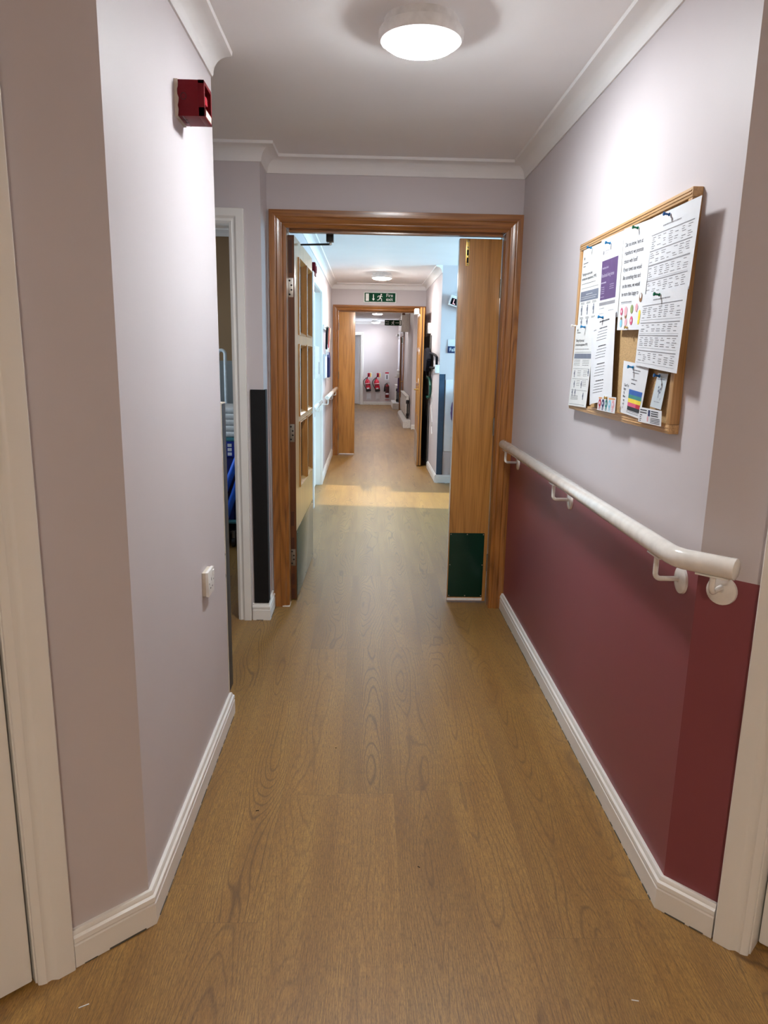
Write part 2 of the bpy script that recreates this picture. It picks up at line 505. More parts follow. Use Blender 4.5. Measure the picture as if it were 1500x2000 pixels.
    def text(self, s, size, o, ux, uy, n, lift=0.0005, align='LEFT', sx=1.0):
        cu = bpy.data.curves.new('t', 'FONT'); cu.body = s; cu.size = size; cu.align_x = align
        ob = bpy.data.objects.new('t', cu); COL.objects.link(ob)
        dg = bpy.context.evaluated_depsgraph_get()
        me = ob.evaluated_get(dg).to_mesh()
        o, ux, uy, n = Vector(o), Vector(ux), Vector(uy), Vector(n)
        vs = [self.bm.verts.new(o + ux * v.co.x * sx + uy * v.co.y + n * lift) for v in me.vertices]
        for pgn in me.polygons:
            try:
                f = self.bm.faces.new([vs[i] for i in pgn.vertices]); f.material_index = self.i
            except ValueError: pass
        ob.evaluated_get(dg).to_mesh_clear()
        bpy.data.objects.remove(ob); bpy.data.curves.remove(cu)
        return self

    def build(self, name, mats, parent=None, smooth=True, recalc=True, xf=None):
        if recalc: bmesh.ops.recalc_face_normals(self.bm, faces=self.bm.faces[:])
        if parent is not None:
            off = OFF[parent.name]
            bmesh.ops.translate(self.bm, verts=self.bm.verts[:], vec=-off)
        me = bpy.data.meshes.new(name)
        self.bm.to_mesh(me); self.bm.free()
        for m in (mats if isinstance(mats, (list, tuple)) else [mats]): me.materials.append(MATS[m] if isinstance(m, str) else m)
        if smooth:
            for pgn in me.polygons: pgn.use_smooth = True
            me.set_sharp_from_angle(angle=math.radians(38))
        o = bpy.data.objects.new(name, me); COL.objects.link(o)
        if parent is not None:
            o.parent = parent
            OFF[o.name] = OFF[parent.name]
        else: OFF[o.name] = Vector((0, 0, 0))
        return o


def copy_tree(o, parent=None):
    c = o.copy(); COL.objects.link(c)
    if parent is not None:
        c.parent = parent; c.matrix_parent_inverse = o.matrix_parent_inverse.copy()
    OFF[c.name] = OFF.get(o.name, Vector((0, 0, 0)))
    for ch in list(o.children): copy_tree(ch, c)
    return c


def structure(o, label, cat): return tag(o, label, cat, kind='structure')


# ------------------------------------------------------------------ dimensions (metres)
CEIL = 2.415
XL, XR = -0.54, 0.805            # near corridor walls
YD = 4.0                         # fire door wall
XL2, XR2 = -0.515, 0.81          # second stretch
YF = 10.5                        # far fire door wall
YEND = 21.8
A_L = Vector((XL, 1.60)); D_L = Vector((-0.74, -0.672)).normalized(); N_L = Vector((-D_L.y, D_L.x)) * -1
N_L = Vector((0.672, -0.74)).normalized()
A_R = Vector((XR, 1.652)); D_R = Vector((0.70, -0.714)).normalized(); N_R = Vector((-0.714, -0.70)).normalized()


def on_l(s, n=0.0): v = A_L + D_L * s + N_L * n; return (v.x, v.y)
def on_r(s, n=0.0): v = A_R + D_R * s + N_R * n; return (v.x, v.y)


# ------------------------------------------------------------------ shell
structure(MB().box(-3.2, 4.2, -2.2, 23.2, -0.08, 0.0).build('floor', 'floor', smooth=False), 'wood-look vinyl plank floor running the length of the corridor', 'floor')
structure(MB().box(-3.2, 3.52, -2.2, 23.2, CEIL, CEIL + 0.1).build('ceiling', 'ceiling', smooth=False), 'flat white ceiling above the corridor', 'ceiling')


def wall(name, label, *boxes, mats='wall'):
    b = MB()
    for bx in boxes:
        b.i = bx[6] if len(bx) > 6 else 0
        b.box(*bx[:6])
    return structure(b.build(name, mats, smooth=False), label, 'wall')


def poly_wall(b, pts, z0, z1): b.prism([(p[0], p[1], z0) for p in pts], (0, 0, z1 - z0))


# left near wall with its diagonal splay
b = MB()
b.box(XL - 0.12, XL, 1.60, 2.69, 0, CEIL)
wl = structure(b.build('wall_left', 'wall', smooth=False), 'pale lilac left wall carrying the red alarm and socket', 'wall')
b = MB()
TH = 0.12
poly_wall(b, [on_l(0), on_l(0.272), on_l(0.272, -TH), (XL - 0.12, 1.60)], 0, CEIL)
poly_wall(b, [on_l(0.272), on_l(1.13), on_l(1.13, -TH), on_l(0.272, -TH)], 2.06, CEIL)
poly_wall(b, [on_l(1.13), on_l(1.62), on_l(1.62, -TH), on_l(1.13, -TH)], 0, CEIL)
poly_wall(b, [on_l(0.26, -TH), on_l(1.15, -TH), on_l(1.15, -TH - 0.03), on_l(0.26, -TH - 0.03)], 0, CEIL)  # unseen panel added behind the door to block sky light at the gap
structure(b.build('wall_left_splay', 'wall', smooth=False), 'shaded splayed wall beside the white door on the left', 'wall')
wall('wall_left_alcove', 'wall closing the alcove behind the left wall end', (-1.75, XL - 0.12, 2.57, 2.69, 0, CEIL), (-1.85, -1.75, 2.57, YD - 0.1, 0, CEIL))

# right near wall: maroon dado below, lilac above
DADO = 0.928
b = MB()
b.box(XR, XR + 0.12, 1.652, YD, DADO, CEIL); b.i = 1; b.box(XR, XR + 0.12, 1.652, YD, 0, DADO)
structure(b.build('wall_right', ['wall', 'maroon'], smooth=False), 'right wall, pale lilac above a maroon lower half', 'wall')
b = MB()
for (s0, s1, z0, z1) in ((0, 0.20, 0, CEIL), (0.20, 1.06, 2.06, CEIL), (1.06, 1.62, 0, CEIL)):
    q = [on_r(s0), on_r(s1), on_r(s1, -TH), on_r(s0, -TH) if s0 else (XR + 0.12, 1.652)]
    if z0 == 0:
        b.i = 1; poly_wall(b, q, 0, DADO + 0.006); b.i = 0; poly_wall(b, q, DADO + 0.006, z1)
    else:
        b.i = 0; poly_wall(b, q, z0, z1)
b.i = 0; poly_wall(b, [on_r(0.19, -TH), on_r(1.08, -TH), on_r(1.08, -TH - 0.03), on_r(0.19, -TH - 0.03)], 0, CEIL)  # added unseen backing, shuts sky light out of the right door gap
structure(b.build('wall_right_splay', ['wall', 'maroon'], smooth=False), 'shaded splayed wall beside the white casing on the right', 'wall')
# lobby behind the camera
e_l, e_r = on_l(1.62), on_r(1.62)
wall('wall_lobby', 'plain walls of the lobby behind the viewpoint', (e_l[0] - 0.12, e_l[0], -1.9, e_l[1], 0, CEIL), (e_r[0], e_r[0] + 0.12, -1.9, e_r[1], 0, CEIL),
     (e_l[0] - 0.12, e_r[0] + 0.12, -2.02, -1.9, 0, CEIL))

# fire door wall
OX0, OX1, OZ = -0.435, 0.72, 2.07
wall('wall_front', 'lilac wall above and around the near fire doors', (-0.535, OX0 - 0.03, YD, YD + 0.15, 0, CEIL), (OX1 + 0.03, XR + 0.12, YD, YD + 0.15, 0, CEIL),
     (OX0 - 0.03, OX1 + 0.03, YD, YD + 0.15, OZ + 0.03, CEIL), (XR + 0.12, 3.5, YD, YD + 0.15, 0, CEIL))
# wing wall with the store room doorway
WX = -0.535; YW = 3.775
SX0, SX1, SZ = -1.52, -0.69, 2.05
wall('wall_wing', 'narrow lilac wing wall between the store doorway and the oak frame', (SX1 + 0.019, WX, YW, YW + 0.12, 0, CEIL), (WX - 0.10, WX, YW + 0.12, YD + 0.15, 0, CEIL),
     (SX0 - 0.019, SX1 + 0.019, YW, YW + 0.12, SZ + 0.02, CEIL), (-1.85, SX0 - 0.019, YW, YW + 0.12, 0, CEIL))
# store room
b = MB()
for (x0, x1, y0, y1) in ((-2.5, WX - 0.10, 6.1, 6.2), (-2.5, -2.4, 5.45, 6.1), (-2.5, -2.4, YW + 0.12, 4.35), (-0.74, WX - 0.10, YD + 0.15, 6.1)):
    b.i = 0; b.box(x0, x1, y0, y1, 1.37, CEIL); b.i = 1; b.box(x0, x1, y0, y1, 0, 1.37)
b.i = 0; b.box(-2.5, -2.4, 4.35, 5.45, 2.05, CEIL); b.i = 1; b.box(-2.5, -2.4, 4.35, 5.45, 0, 0.95); b.i = 0
b.box(-2.5, -1.85, YW, YW + 0.12, 0, CEIL)
structure(b.build('wall_store', ['ochre', 'tile_grey'], smooth=False), 'ochre store room wall over grey tiling, seen through the doorway', 'wall')

# second stretch: left wall with a white-lined recess
RY0, RY1, RZ, RD = 6.80, 8.02, 2.08, 0.055
wall('wall_left_second', 'lilac left wall beyond the open fire door', (XL2 - 0.12, XL2, YD + 0.15, RY0, 0, CEIL), (XL2 - 0.12, XL2, RY1, YF, 0, CEIL),
     (XL2 - 0.12, XL2, RY0, RY1, RZ, CEIL))
# right corner pier and lounge walls
YC = 8.26
wall('wall_right_second', 'lilac right wall between the lounge opening and the far doors', (XR2, XR2 + 0.25, YC, YF, 0, CEIL))
wall('wall_lounge', 'pale lounge wall with the dark blue sign, lit by daylight', (XR2 + 0.25, 3.5, YC, YC + 0.12, 0, CEIL), (3.4, 3.5, YD + 0.15, 6.48, 0, CEIL), (3.4, 3.5, 7.72, YC, 0, CEIL),
     (3.4, 3.5, 6.48, 7.72, 0, 0.93), (3.4, 3.5, 6.48, 7.72, 2.34, CEIL))
# far fire door wall
FX0, FX1, FZ = -0.421, 0.735, 2.047
wall('wall_front_far', 'lilac wall above the far fire doors', (-0.62, FX0 - 0.03, YF, YF + 0.15, 0, CEIL), (FX1 + 0.03, XR2 + 0.25, YF, YF + 0.15, 0, CEIL),
     (FX0 - 0.03, FX1 + 0.03, YF, YF + 0.15, FZ + 0.03, CEIL), (-1.3, -0.62, YF, YF + 0.15, 0, CEIL), (XR2 + 0.25, 1.25, YF, YF + 0.15, 0, CEIL))
# third stretch
X3 = 0.885
wall('wall_right_far', 'lilac right wall of the farthest stretch', (1.10, 1.22, YF + 0.15, 14.5, 0, CEIL), (X3, 1.22, 14.5, 18.0, 0, CEIL), (X3 + 0.06, 1.22, 18.0, 19.9, 0, CEIL), (X3, 1.22, 18.0, 19.9, 2.02, CEIL),
     (X3, 1.22, 19.9, 20.35, 0, CEIL), (X3, 1.10, 20.35, 21.45, 0, 1.05), (X3, 1.10, 20.35, 21.45, 2.15, CEIL), (X3, 1.22, 21.45, YEND, 0, CEIL))
wall('wall_left_far', 'left wall of the farthest stretch', (-1.3, -1.2, YF + 0.15, YEND, 0, CEIL))
EX0, EX1, EZ = -1.0, -0.205, 2.03
wall('wall_back', 'pale lilac end wall behind the fire extinguishers', (EX1 + 0.01, 1.22, YEND, YEND + 0.12, 0, CEIL), (-1.3, EX0, YEND, YEND + 0.12, 0, CEIL), (EX0, EX1 + 0.01, YEND, YEND + 0.12, EZ, CEIL),
     (-1.8, 0.6, 23.0, 23.1, 0, CEIL), (-1.8, -1.7, YEND + 0.12, 23.0, 0, CEIL), (0.5, 0.6, YEND + 0.12, 23.0, 0, CEIL))

# coving
COV = [(0, 2.338), (0.006, 2.338), (0.009, 2.345)]
for k in range(1, 8):
    a = PI - k * (PI / 2) / 8
    COV.append((0.064 + 0.055 * math.cos(a), 2.345 + 0.055 * math.sin(a)))
COV += [(0.064, 2.400), (0.072, 2.402), (0.074, CEIL), (0, CEIL)]
b = MB()
b.sweep(COV, [(XL, 2.69), (XL, 1.60), on_l(1.6)])
structure(b.build('trim_1', 'coving_white'), 'white ceiling coving along the left wall, cut off at its end', 'coving')
b = MB()
b.sweep(COV, [on_r(1.6), (XR, 1.652), (XR, YD), (WX, YD), (WX, YW), (-1.75, YW)])
structure(b.build('trim_2', 'coving_white'), 'white ceiling coving along the right wall and over the near fire doors', 'coving')
b = MB()
b.sweep(COV, [(XR2, YC), (XR2, YF), (XL2, YF), (XL2, YD + 0.15)])
structure(b.build('trim_3', 'coving_white'), 'white ceiling coving round the second stretch', 'coving')
b = MB()
b.sweep(COV, [(X3, 14.5), (X3, YEND), (-1.2, YEND)])
structure(b.build('trim_4', 'coving_white'), 'white ceiling coving in the farthest stretch', 'coving')
b = MB(); b.sweep(COV, [(-0.74, 6.1), (-2.4, 6.1)])
structure(b.build('trim_5', 'coving_white'), 'white coving in the store room', 'coving')

# skirting boards
H = 0.094
SK = [(0, 0), (0.019, 0), (0.019, 0.058), (0.0165, 0.061), (0.0165, 0.064), (0.019, 0.067), (0.018, 0.078), (0.0125, 0.083), (0.0125, 0.086), (0.009, H), (0, H)]


def skirting(name, label, *paths, prof=SK):
    b = MB()
    for p in paths: b.sweep(prof, p)
    o = structure(b.build(name, 'trim_white'), label, 'skirting board')
    b = MB()
    rng = random.Random(3)
    for p in paths:
        # grubby, chipped sealant line where skirting meets floor
        P = [Vector(q) for q in p]
        for a, c in zip(P[:-1], P[1:]):
            d = (c - a); L = d.length; d.normalize(); n = Vector((-d.y, d.x)); u = 0.02
            while u < L - 0.03:
                w = min(rng.uniform(0.015, 0.10), L - 0.02 - u); h = rng.uniform(0.0012, 0.0045)
                q0, q1 = a + d * u, a + d * (u + w)
                b.prism([(q0.x + n.x * 0.0185, q0.y + n.y * 0.0185, 0), (q1.x + n.x * 0.0185, q1.y + n.y * 0.0185, 0), (q1.x + n.x * 0.0205, q1.y + n.y * 0.0205, 0), (q0.x + n.x * 0.0205, q0.y + n.y * 0.0205, 0)], (0, 0, h))
                u += w + rng.uniform(0.0, 0.03)
    b.build('sealant_line', 'grime', o, smooth=False)['kind'] = 'stuff'
    return o


skirting('baseboard_left', 'white moulded skirting along the left wall', [(XL - 0.10, 2.69), (XL, 2.69), (XL, 1.60), on_l(0.195)])
skirting('baseboard_right', 'white moulded skirting under the maroon wall', [on_r(0.140), (XR, 1.652), (XR, YD)])
skirting('baseboard_wing', 'short white skirting on the wing wall', [(WX, YD - 0.005), (WX, YW), (-0.612, YW)])
skirting('baseboard_left_second', 'white skirting on the left wall before the far doors', [(XL2, YF), (XL2, RY1 + 0.085)])
skirting('baseboard_right_second', 'white skirting round the corner pier', [(1.0, YC), (XR2, YC), (XR2, YF)][::1] if False else [(3.4, YC), (XR2, YC), (XR2, 9.55)][::1] if False else [(XR2, YC), (XR2, 9.40)])
skirting('baseboard_lounge', 'white skirting under the lounge wall', [(3.39, YC), (XR2, YC)])
skirting('baseboard_back', 'white skirting along the end wall', [(X3 - 0.16, YEND), (-0.118, YEND)])
skirting('baseboard_right_far', 'white skirting in the farthest stretch', [(1.10, 14.5), (X3, 14.5)])


# ------------------------------------------------------------------ windows (daylight comes in here)
def window(name, x, y0, y1, z0, z1, nx, label, thick=0.06):
    t = thing(name, (x, y0, z0), label, 'window', kind='structure')
    b = MB(); w = 0.06
    b.box(x - thick / 2, x + thick / 2, y0, y1, z0, z0 + w); b.box(x - thick / 2, x + thick / 2, y0, y1, z1 - w, z1)
    n = nx
    for k in range(n + 1):
        yy = y0 + (y1 - y0 - w) * k / n
        b.box(x - thick / 2, x + thick / 2, yy, yy + w, z0 + w, z1 - w)
    b.build('window_frame', 'plastic_white', t)
    MB().box(x - 0.004, x + 0.004, y0 + w / 2, y1 - w / 2, z0 + w / 2, z1 - w / 2).build('window_pane', 'window_glass', t)
    MB().box(x - 0.16, x + 0.02, y0 - 0.03, y1 + 0.03, z0 - 0.03, z0, 0.004).build('window_sill', 'trim_white', t)
    return t


window('window_1', 3.46, 6.48, 7.72, 0.93, 2.34, 1, 'white framed lounge window letting in blue daylight')
window('window_2', 1.02, 20.35, 21.45, 1.05, 2.15, 1, 'white framed window at the far right end of the corridor')
window('window_3', -2.46, 4.35, 5.45, 0.95, 2.05, 1, 'store room window out of sight on the left')

# ------------------------------------------------------------------ door casings
CW = 0.085
ARC = [(0, 0), (0, 0.010), (0.008, 0.013), (0.014, 0.016), (0.020, 0.014), (0.026, 0.014), (0.034, 0.019), (0.046, 0.0215), (0.052, 0.018), (0.058, 0.020), (CW, 0.020), (CW, 0)]


def oak_casing(name, label, x0, x1, y, z1, depth, cat='door frame', cw=1.0, stop_y=0.07):
    t = thing(name, ((x0 + x1) / 2, y, 0), label, cat, kind='structure')
    for side, xx, s in (('l', x0, -1), ('r', x1, 1)):
        b = MB()
        rings = [[b.bm.verts.new((xx + s * o * cw, y - h, zz + (o * cw if k else 0))) for (o, h) in ARC] for k, zz in ((0, 0), (1, z1))]
        b._rings(rings)
        b.build('architrave', 'oak_up', t)
        MB().box(*sorted((xx, xx + s * 0.03)), y - 0.001, y + depth, 0, z1, 0.002).build('jamb', 'oak_up', t)
        if stop_y: MB().box(*sorted((xx, xx - s * 0.012)), y + depth - 0.035, y + depth, 0, z1).build('door_stop', 'oak_up', t)
    b = MB()
    rings = [[b.bm.verts.new((xx + s * o * cw, y - h, z1 + o * cw)) for (o, h) in ARC] for (xx, s) in ((x0, -1), (x1, 1))]
    b._rings(rings)
    b.build('head_architrave', 'oak_across', t)
    MB().box(x0, x1, y - 0.001, y + depth, z1, z1 + 0.03).build('head_jamb', 'oak_across', t)
    MB().box(x0 + 0.012, x1 - 0.012, y + 0.03, y + 0.075, z1 - 0.014, z1).build('head_stop', 'oak_across', t)
    return t


fr1 = oak_casing('trim_6', 'dark varnished oak frame round the near fire doors', OX0, OX1, YD, OZ + 0.005, 0.15, cw=1.03, stop_y=0)
# white caulk line where frame meets the wall and a pale foot strip at the jamb
MB().box(XR - 0.004, XR - 0.0005, YD - 0.006, YD - 0.0005, 0.095, OZ + 0.09).build('caulk_line', 'backing', fr1)
MB().box(OX0 - 0.04, OX0 + 0.001, YD - 0.022, YD + 0.06, 0.0, 0.005).build('floor_edging', 'plastic_white', fr1)
fr2 = oak_casing('trim_7', 'varnished oak frame round the far fire doors', FX0, FX1, YF, FZ, 0.15, cw=0.9, stop_y=0)

WARC = [(0, 0), (0, 0.010), (0.006, 0.014), (0.016, 0.017), (0.020, 0.015), (0.028, 0.015), (0.036, 0.021), (0.040, 0.024), (0.078, 0.024), (0.08, 0.022), (0.08, 0)]


def white_casing_y(name, label, x0, x1, y, z1, lining=0.12, w=1.0):
    t = thing(name, ((x0 + x1) / 2, y, 0), label, 'door frame', kind='structure')
    b = MB(); b.frame_sweep([(o * w, h) for o, h in WARC], x0, x1, y, z1); b.build('architrave', 'trim_white', t)
    b = MB()
    b.box(x0 - 0.02, x0, y, y + lining, 0, z1); b.box(x1, x1 + 0.02, y, y + lining, 0, z1); b.box(x0 - 0.02, x1 + 0.02, y, y + lining, z1, z1 + 0.02)
    b.box(x1 - 0.012, x1, y + 0.05, y + 0.09, 0, z1); b.box(x0, x0 + 0.012, y + 0.05, y + 0.09, 0, z1); b.box(x0, x1, y + 0.05, y + 0.09, z1 - 0.012, z1)
    b.build('lining', 'trim_white', t)
    return t


white_casing_y('trim_8', 'white gloss frame of the store doorway in the left alcove', SX0, SX1, YW, SZ, w=0.88 * 1.02)
white_casing_y('trim_9', 'white frame of the doorway in the end wall', EX0, EX1, YEND, EZ)


def splay_casing(name, label, fn, s0, s1, z1):
    """white casing on a splayed wall: fn(s, n) gives plan coordinates"""
    t = thing(name, (*fn((s0 + s1) / 2), 0), label, 'door frame', kind='structure')
    b = MB()
    path = [(s0, 0, -1, 0), (s0, z1, -1, 1), (s1, z1, 1, 1), (s1, 0, 1, 0)]
    rings = [[b.bm.verts.new((*fn(ps + os * o, h), pz + oz * o)) for (o, h) in WARC] for (ps, pz, os, oz) in path]
    b._rings(rings); b.build('architrave', 'trim_white', t)
    b = MB()
    for a, c in ((s0 - 0.002, s0 + 0.003), (s1 - 0.003, s1 + 0.002)):
        b.prism([(*fn(a, 0), 0), (*fn(c, 0), 0), (*fn(c, -0.11), 0), (*fn(a, -0.11), 0)], (0, 0, z1))
    b.prism([(*fn(s0, 0), z1 - 0.004), (*fn(s1, 0), z1 - 0.004), (*fn(s1, -0.11), z1 - 0.004), (*fn(s0, -0.11), z1 - 0.004)], (0, 0, 0.006))
    b.build('lining', 'trim_white', t)
    return t


splay_casing('trim_10', 'white gloss casing of the white door at the left edge', on_l, 0.277, 1.125, 2.05)
splay_casing('trim_11', 'white gloss casing of the white door at the right edge', on_r, 0.225, 1.055, 2.05)


def flush_door(name, label, fn, s0, s1, n0, n1, hs):
    t = thing(name, (*fn((s0 + s1) / 2), 0), label, 'door', kind='structure')
    MB().prism([(*fn(s0, n0), 0.008), (*fn(s1, n0), 0.008), (*fn(s1, n1), 0.008), (*fn(s0, n1), 0.008)], (0, 0, 2.032), 0.002).build('leaf', 'trim_white', t)
    hx = fn(hs, n0 + 0.001)
    b = MB()
    nrm = Vector((fn(0, 1)[0] - fn(0, 0)[0], fn(0, 1)[1] - fn(0, 0)[1], 0))
    b.lathe([(0, 0.008), (0.024, 0.007), (0.026, 0)], (*hx, 1.0), nrm)
    b.tube([Vector((*hx, 1.0)), Vector((*fn(hs, n0 + 0.05), 1.0)), Vector((*fn(hs - 0.11 if hs > (s0 + s1) / 2 else hs + 0.11, n0 + 0.05), 1.0))], 0.009)
    b.build('handle', 'steel', t)
    return t


flush_door('door_3', 'plain white flush door at the left edge', on_l, 0.286, 1.12, -0.002, -0.042, 1.05)
flush_door('door_4', 'plain white flush door at the right edge', on_r, 0.232, 1.05, -0.045, -0.085, 0.98)


# ------------------------------------------------------------------ near fire doors
def screw(b, c, axis, r=0.0035): b.lathe([(0, 0.0016), (r * 0.7, 0.0014), (r, 0)], c, axis, 10)


# narrow fixed leaf on the right
t = thing('door_1', (0.61, 4.08, 0), 'narrow closed oak fire door leaf with a dark green kick plate', 'door', kind='structure')
LX0, LX1, LY = 0.487, 0.716, 4.078
MB().box(LX0, LX1, LY, LY + 0.044, 0.010, OZ - 0.015, 0.0015).build('leaf', 'oak_leaf', t)
MB().box(LX0 - 0.0012, LX0 - 0.0002, LY + 0.002, LY + 0.042, 0.014, OZ - 0.02).build('lit_edge', 'plastic_white', t)  # white strip stands in for light caught on the leaf edge
kp = MB().box(0.492, 0.6965, LY - 0.002, LY - 0.0002, 0.037, 0.428, 0.0005).build('kick_plate', 'green_plate', t)
b = MB()
for x_ in (0.500, 0.595, 0.690):
    for z_ in (0.045, 0.235, 0.42):
        if x_ == 0.595 and z_ == 0.235: continue
        b = MB(); screw(b, (x_, LY - 0.002, z_), (0, -1, 0)); b.build('screw', 'steel', kp)
MB().box(0.489, 0.6965, LY - 0.004, LY, 0.016, 0.031).build('threshold_seal', 'plastic_white', t)
bolt = MB().box(0.5215, 0.541, LY - 0.003, LY - 0.0002, 1.915, OZ - 0.018, 0.001).build('flush_bolt', 'brass', t)
MB().box(0.526, 0.5365, LY - 0.0045, LY - 0.0028, 1.93, 1.997).build('bolt_slot', 'hole', bolt)
MB().box(0.528, 0.5345, LY - 0.009, LY - 0.003, 1.955, 1.968, 0.001).build('bolt_thumb', 'brass', bolt)
b = MB()
for z_ in (1.923, 1.985, 2.01, 2.04):
    b = MB(); screw(b, (0.531, LY - 0.003, z_), (0, -1, 0), 0.004); b.build('screw', 'dull_steel', bolt)
for z_ in (0.25, 1.05, 1.80):
    MB().tube([(LX1 + 0.002, LY - 0.004, z_ - 0.05), (LX1 + 0.002, LY - 0.004, z_ + 0.05)], 0.006).build('hinge', 'dull_steel', t)

# wide glazed leaf standing open on the left: local x' along the leaf, face looks into the corridor
LEAF_A = math.atan2(0.024, 0.94)
HX, HY = -0.403, 4.092
t = thing('door_2', (HX, HY, 0), 'wide glazed oak fire door standing open on the left', 'door', kind='structure')


def lp(u, n, z):
    """u along the leaf from the hinge, n out of its corridor face"""
    ca, sa = math.cos(LEAF_A), math.sin(LEAF_A)
    return Vector((HX + u * sa + n * ca, HY + u * ca - n * sa, z))


def lbox(b, u0, u1, n0, n1, z0, z1, bev=0.0):
    ca, sa = math.cos(LEAF_A), math.sin(LEAF_A)
    c = lp((u0 + u1) / 2, (n0 + n1) / 2, (z0 + z1) / 2)
    m = Matrix(((ca, sa, 0, c.x), (-sa, ca, 0, c.y), (0, 0, 1, c.z), (0, 0, 0, 1))) @ Matrix.Diagonal((n1 - n0, u1 - u0, z1 - z0, 1))
    b.obox(m, bev)


W_, TL, ZB, ZT = 0.945, 0.044, 0.010, 2.055
cols = ((0.165, 0.500), (0.560, 0.865)); rows = ((0.655, 1.045), (1.075, 1.49), (1.54, 1.965))
b = MB()
lbox(b, 0.0, cols[0][0], -TL, 0, ZB, ZT); lbox(b, cols[1][1], W_, -TL, 0, ZB, ZT); lbox(b, cols[0][1], cols[1][0], -TL, 0, rows[0][0], rows[2][1])
lbox(b, cols[0][0], cols[1][1], -TL, 0, ZB, rows[0][0]); lbox(b, cols[0][0], cols[1][1], -TL, 0, rows[2][1], ZT)
for z0, z1 in ((rows[0][1], rows[1][0]), (rows[1][1], rows[2][0])):
    for u0, u1 in cols: lbox(b, u0, u1, -TL, 0, z0, z1)
leaf = b.build('leaf', 'oak_pale', t, smooth=False)
b = MB(); lbox(b, 0.001, 0.0022, -TL + 0.001, -0.001, ZB, ZT)
for v in b.bm.verts: pass
lb = MB()
ca, sa = math.cos(LEAF_A), math.sin(LEAF_A)
lbox(lb, -0.0015, -0.0002, -TL, 0, ZB, ZT)
edge = lb.build('hinge_edge', 'oak_edge', t, smooth=False)
b.bm.free()
for z0, z1 in ((0.012, 0.075), (0.10, 0.165), (0.315, 0.385), (0.455, 0.54), (1.86, 2.03)):
    b = MB(); lbox(b, -0.0027, -0.0015, -0.030, -0.012, z0, z1); b.build('intumescent_strip', 'strip_dark', edge)
for z0, z1, m_ in ((1.735, 1.835, 'steel'), (0.945, 1.045, 'dull_steel'), (0.215, 0.315, 'dull_steel')):
    b = MB(); lbox(b, -0.0035, -0.0015, -0.036, -0.006, z0, z1, 0.0005); hg = b.build('hinge', m_, edge)
    b = MB()
    for k, (nn, fz) in enumerate(((-0.026, 0.14), (-0.016, 0.38), (-0.016, 0.62), (-0.026, 0.86))):
        b = MB(); b.lathe([(0, 0.0006), (0.0048, 0.0004), (0.0052, 0)], lp(-0.0036, nn, z0 + (z1 - z0) * fz), (0, -1, 0), 14)
        b.build('screw', 'hole', edge)
for u0, u1 in cols:
    for z0, z1 in rows:
        g = 0.022
        b = MB(); lbox(b, u0 + g - 0.006, u1 - g + 0.006, -TL / 2 - 0.003, -TL / 2 + 0.003, z0 + g - 0.006, z1 - g + 0.006)
        gl = b.build('glass_pane', 'wired_glass', t)
        b = MB()   # chamfered glazing bead standing proud of the face
        prof = [(0.0, 0.008), (0.006, 0.010), (g, -0.016), (g, -TL / 2 + 0.003), (0.0, -TL / 2 + 0.003)]
        rings = []
        for (uu, zz, su, sz) in ((u0, z0, 1, 1), (u1, z0, -1, 1), (u1, z1, -1, -1), (u0, z1, 1, -1), (u0, z0, 1, 1)):
            rings.append([b.bm.verts.new(lp(uu + su * o, n, zz + sz * o)) for (o, n) in prof])
        for k in range(4):
            for j in range(len(prof)):
                b.bm.faces.new((rings[k][j], rings[k + 1][j], rings[k + 1][(j + 1) % 5], rings[k][(j + 1) % 5]))
        b.build('glazing_bead', 'oak_leaf', t, smooth=False)
b = MB(); lbox(b, 0.006, 0.938, 0.0003, 0.0025, 0.012, 0.425, 0.0005); kp = b.build('kick_plate', 'green_plate', t)
b = MB()
for u in (0.03, 0.47, 0.92):
    for z in (0.03, 0.41):
        b = MB(); screw(b, lp(u, 0.0025, z), (1, 0, 0)); b.build('screw', 'dull_steel', kp)
b = MB(); lbox(b, 0.86, 0.90, 0.0005, 0.004, 0.90, 1.05, 0.002); b.build('handle_plate', 'steel', t)
# closer body on the head and its arm
b = MB()
b.box(-0.235, -0.195, YD + 0.151, YD + 0.20, 2.035, 2.085, 0.003)
cl = b.build('door_closer', 'black', t)
MB().tube([(-0.212, YD + 0.19, 2.034), (-0.212, YD + 0.19, 2.022)], 0.009).build('closer_pivot', 'steel', cl)
MB().tube([(-0.212, YD + 0.19, 2.026), (-0.385, YD + 0.30, 2.036)], [0.006, 0.005]).build('closer_arm', 'black', cl)

# ------------------------------------------------------------------ far fire doors
t = thing('door_5', (-0.30, YF + 0.06, 0), 'narrow closed oak leaf of the far fire doors', 'door', kind='structure')
MB().box(FX0 + 0.004, -0.183, YF + 0.045, YF + 0.089, 0.012, FZ - 0.015, 0.0015).build('leaf', 'oak_leaf', t)
for z_ in (0.27, 1.15, 1.83):
    MB().tube([(FX0 + 0.004, YF + 0.036, z_ - 0.05), (FX0 + 0.004, YF + 0.036, z_ + 0.05)], 0.007).build('hinge', 'dull_steel', t)
MB().box(FX0 + 0.02, -0.185, YF + 0.04, YF + 0.044, 0.014, 0.024).build('threshold_seal', 'plastic_white', t)

FA = math.atan2(0.027, 0.985)
t = thing('door_6', (0.73, YF, 0), 'glazed oak leaf of the far fire doors, swung open against the right wall', 'door', kind='structure')


def fp(u, n, z):
    """u from free edge (near) towards the hinge, n out of the corridor face (to the left)"""
    ca, sa = math.cos(FA), math.sin(FA)
    return Vector((0.667 + u * sa - n * ca, 9.52 + u * ca + n * sa, z))


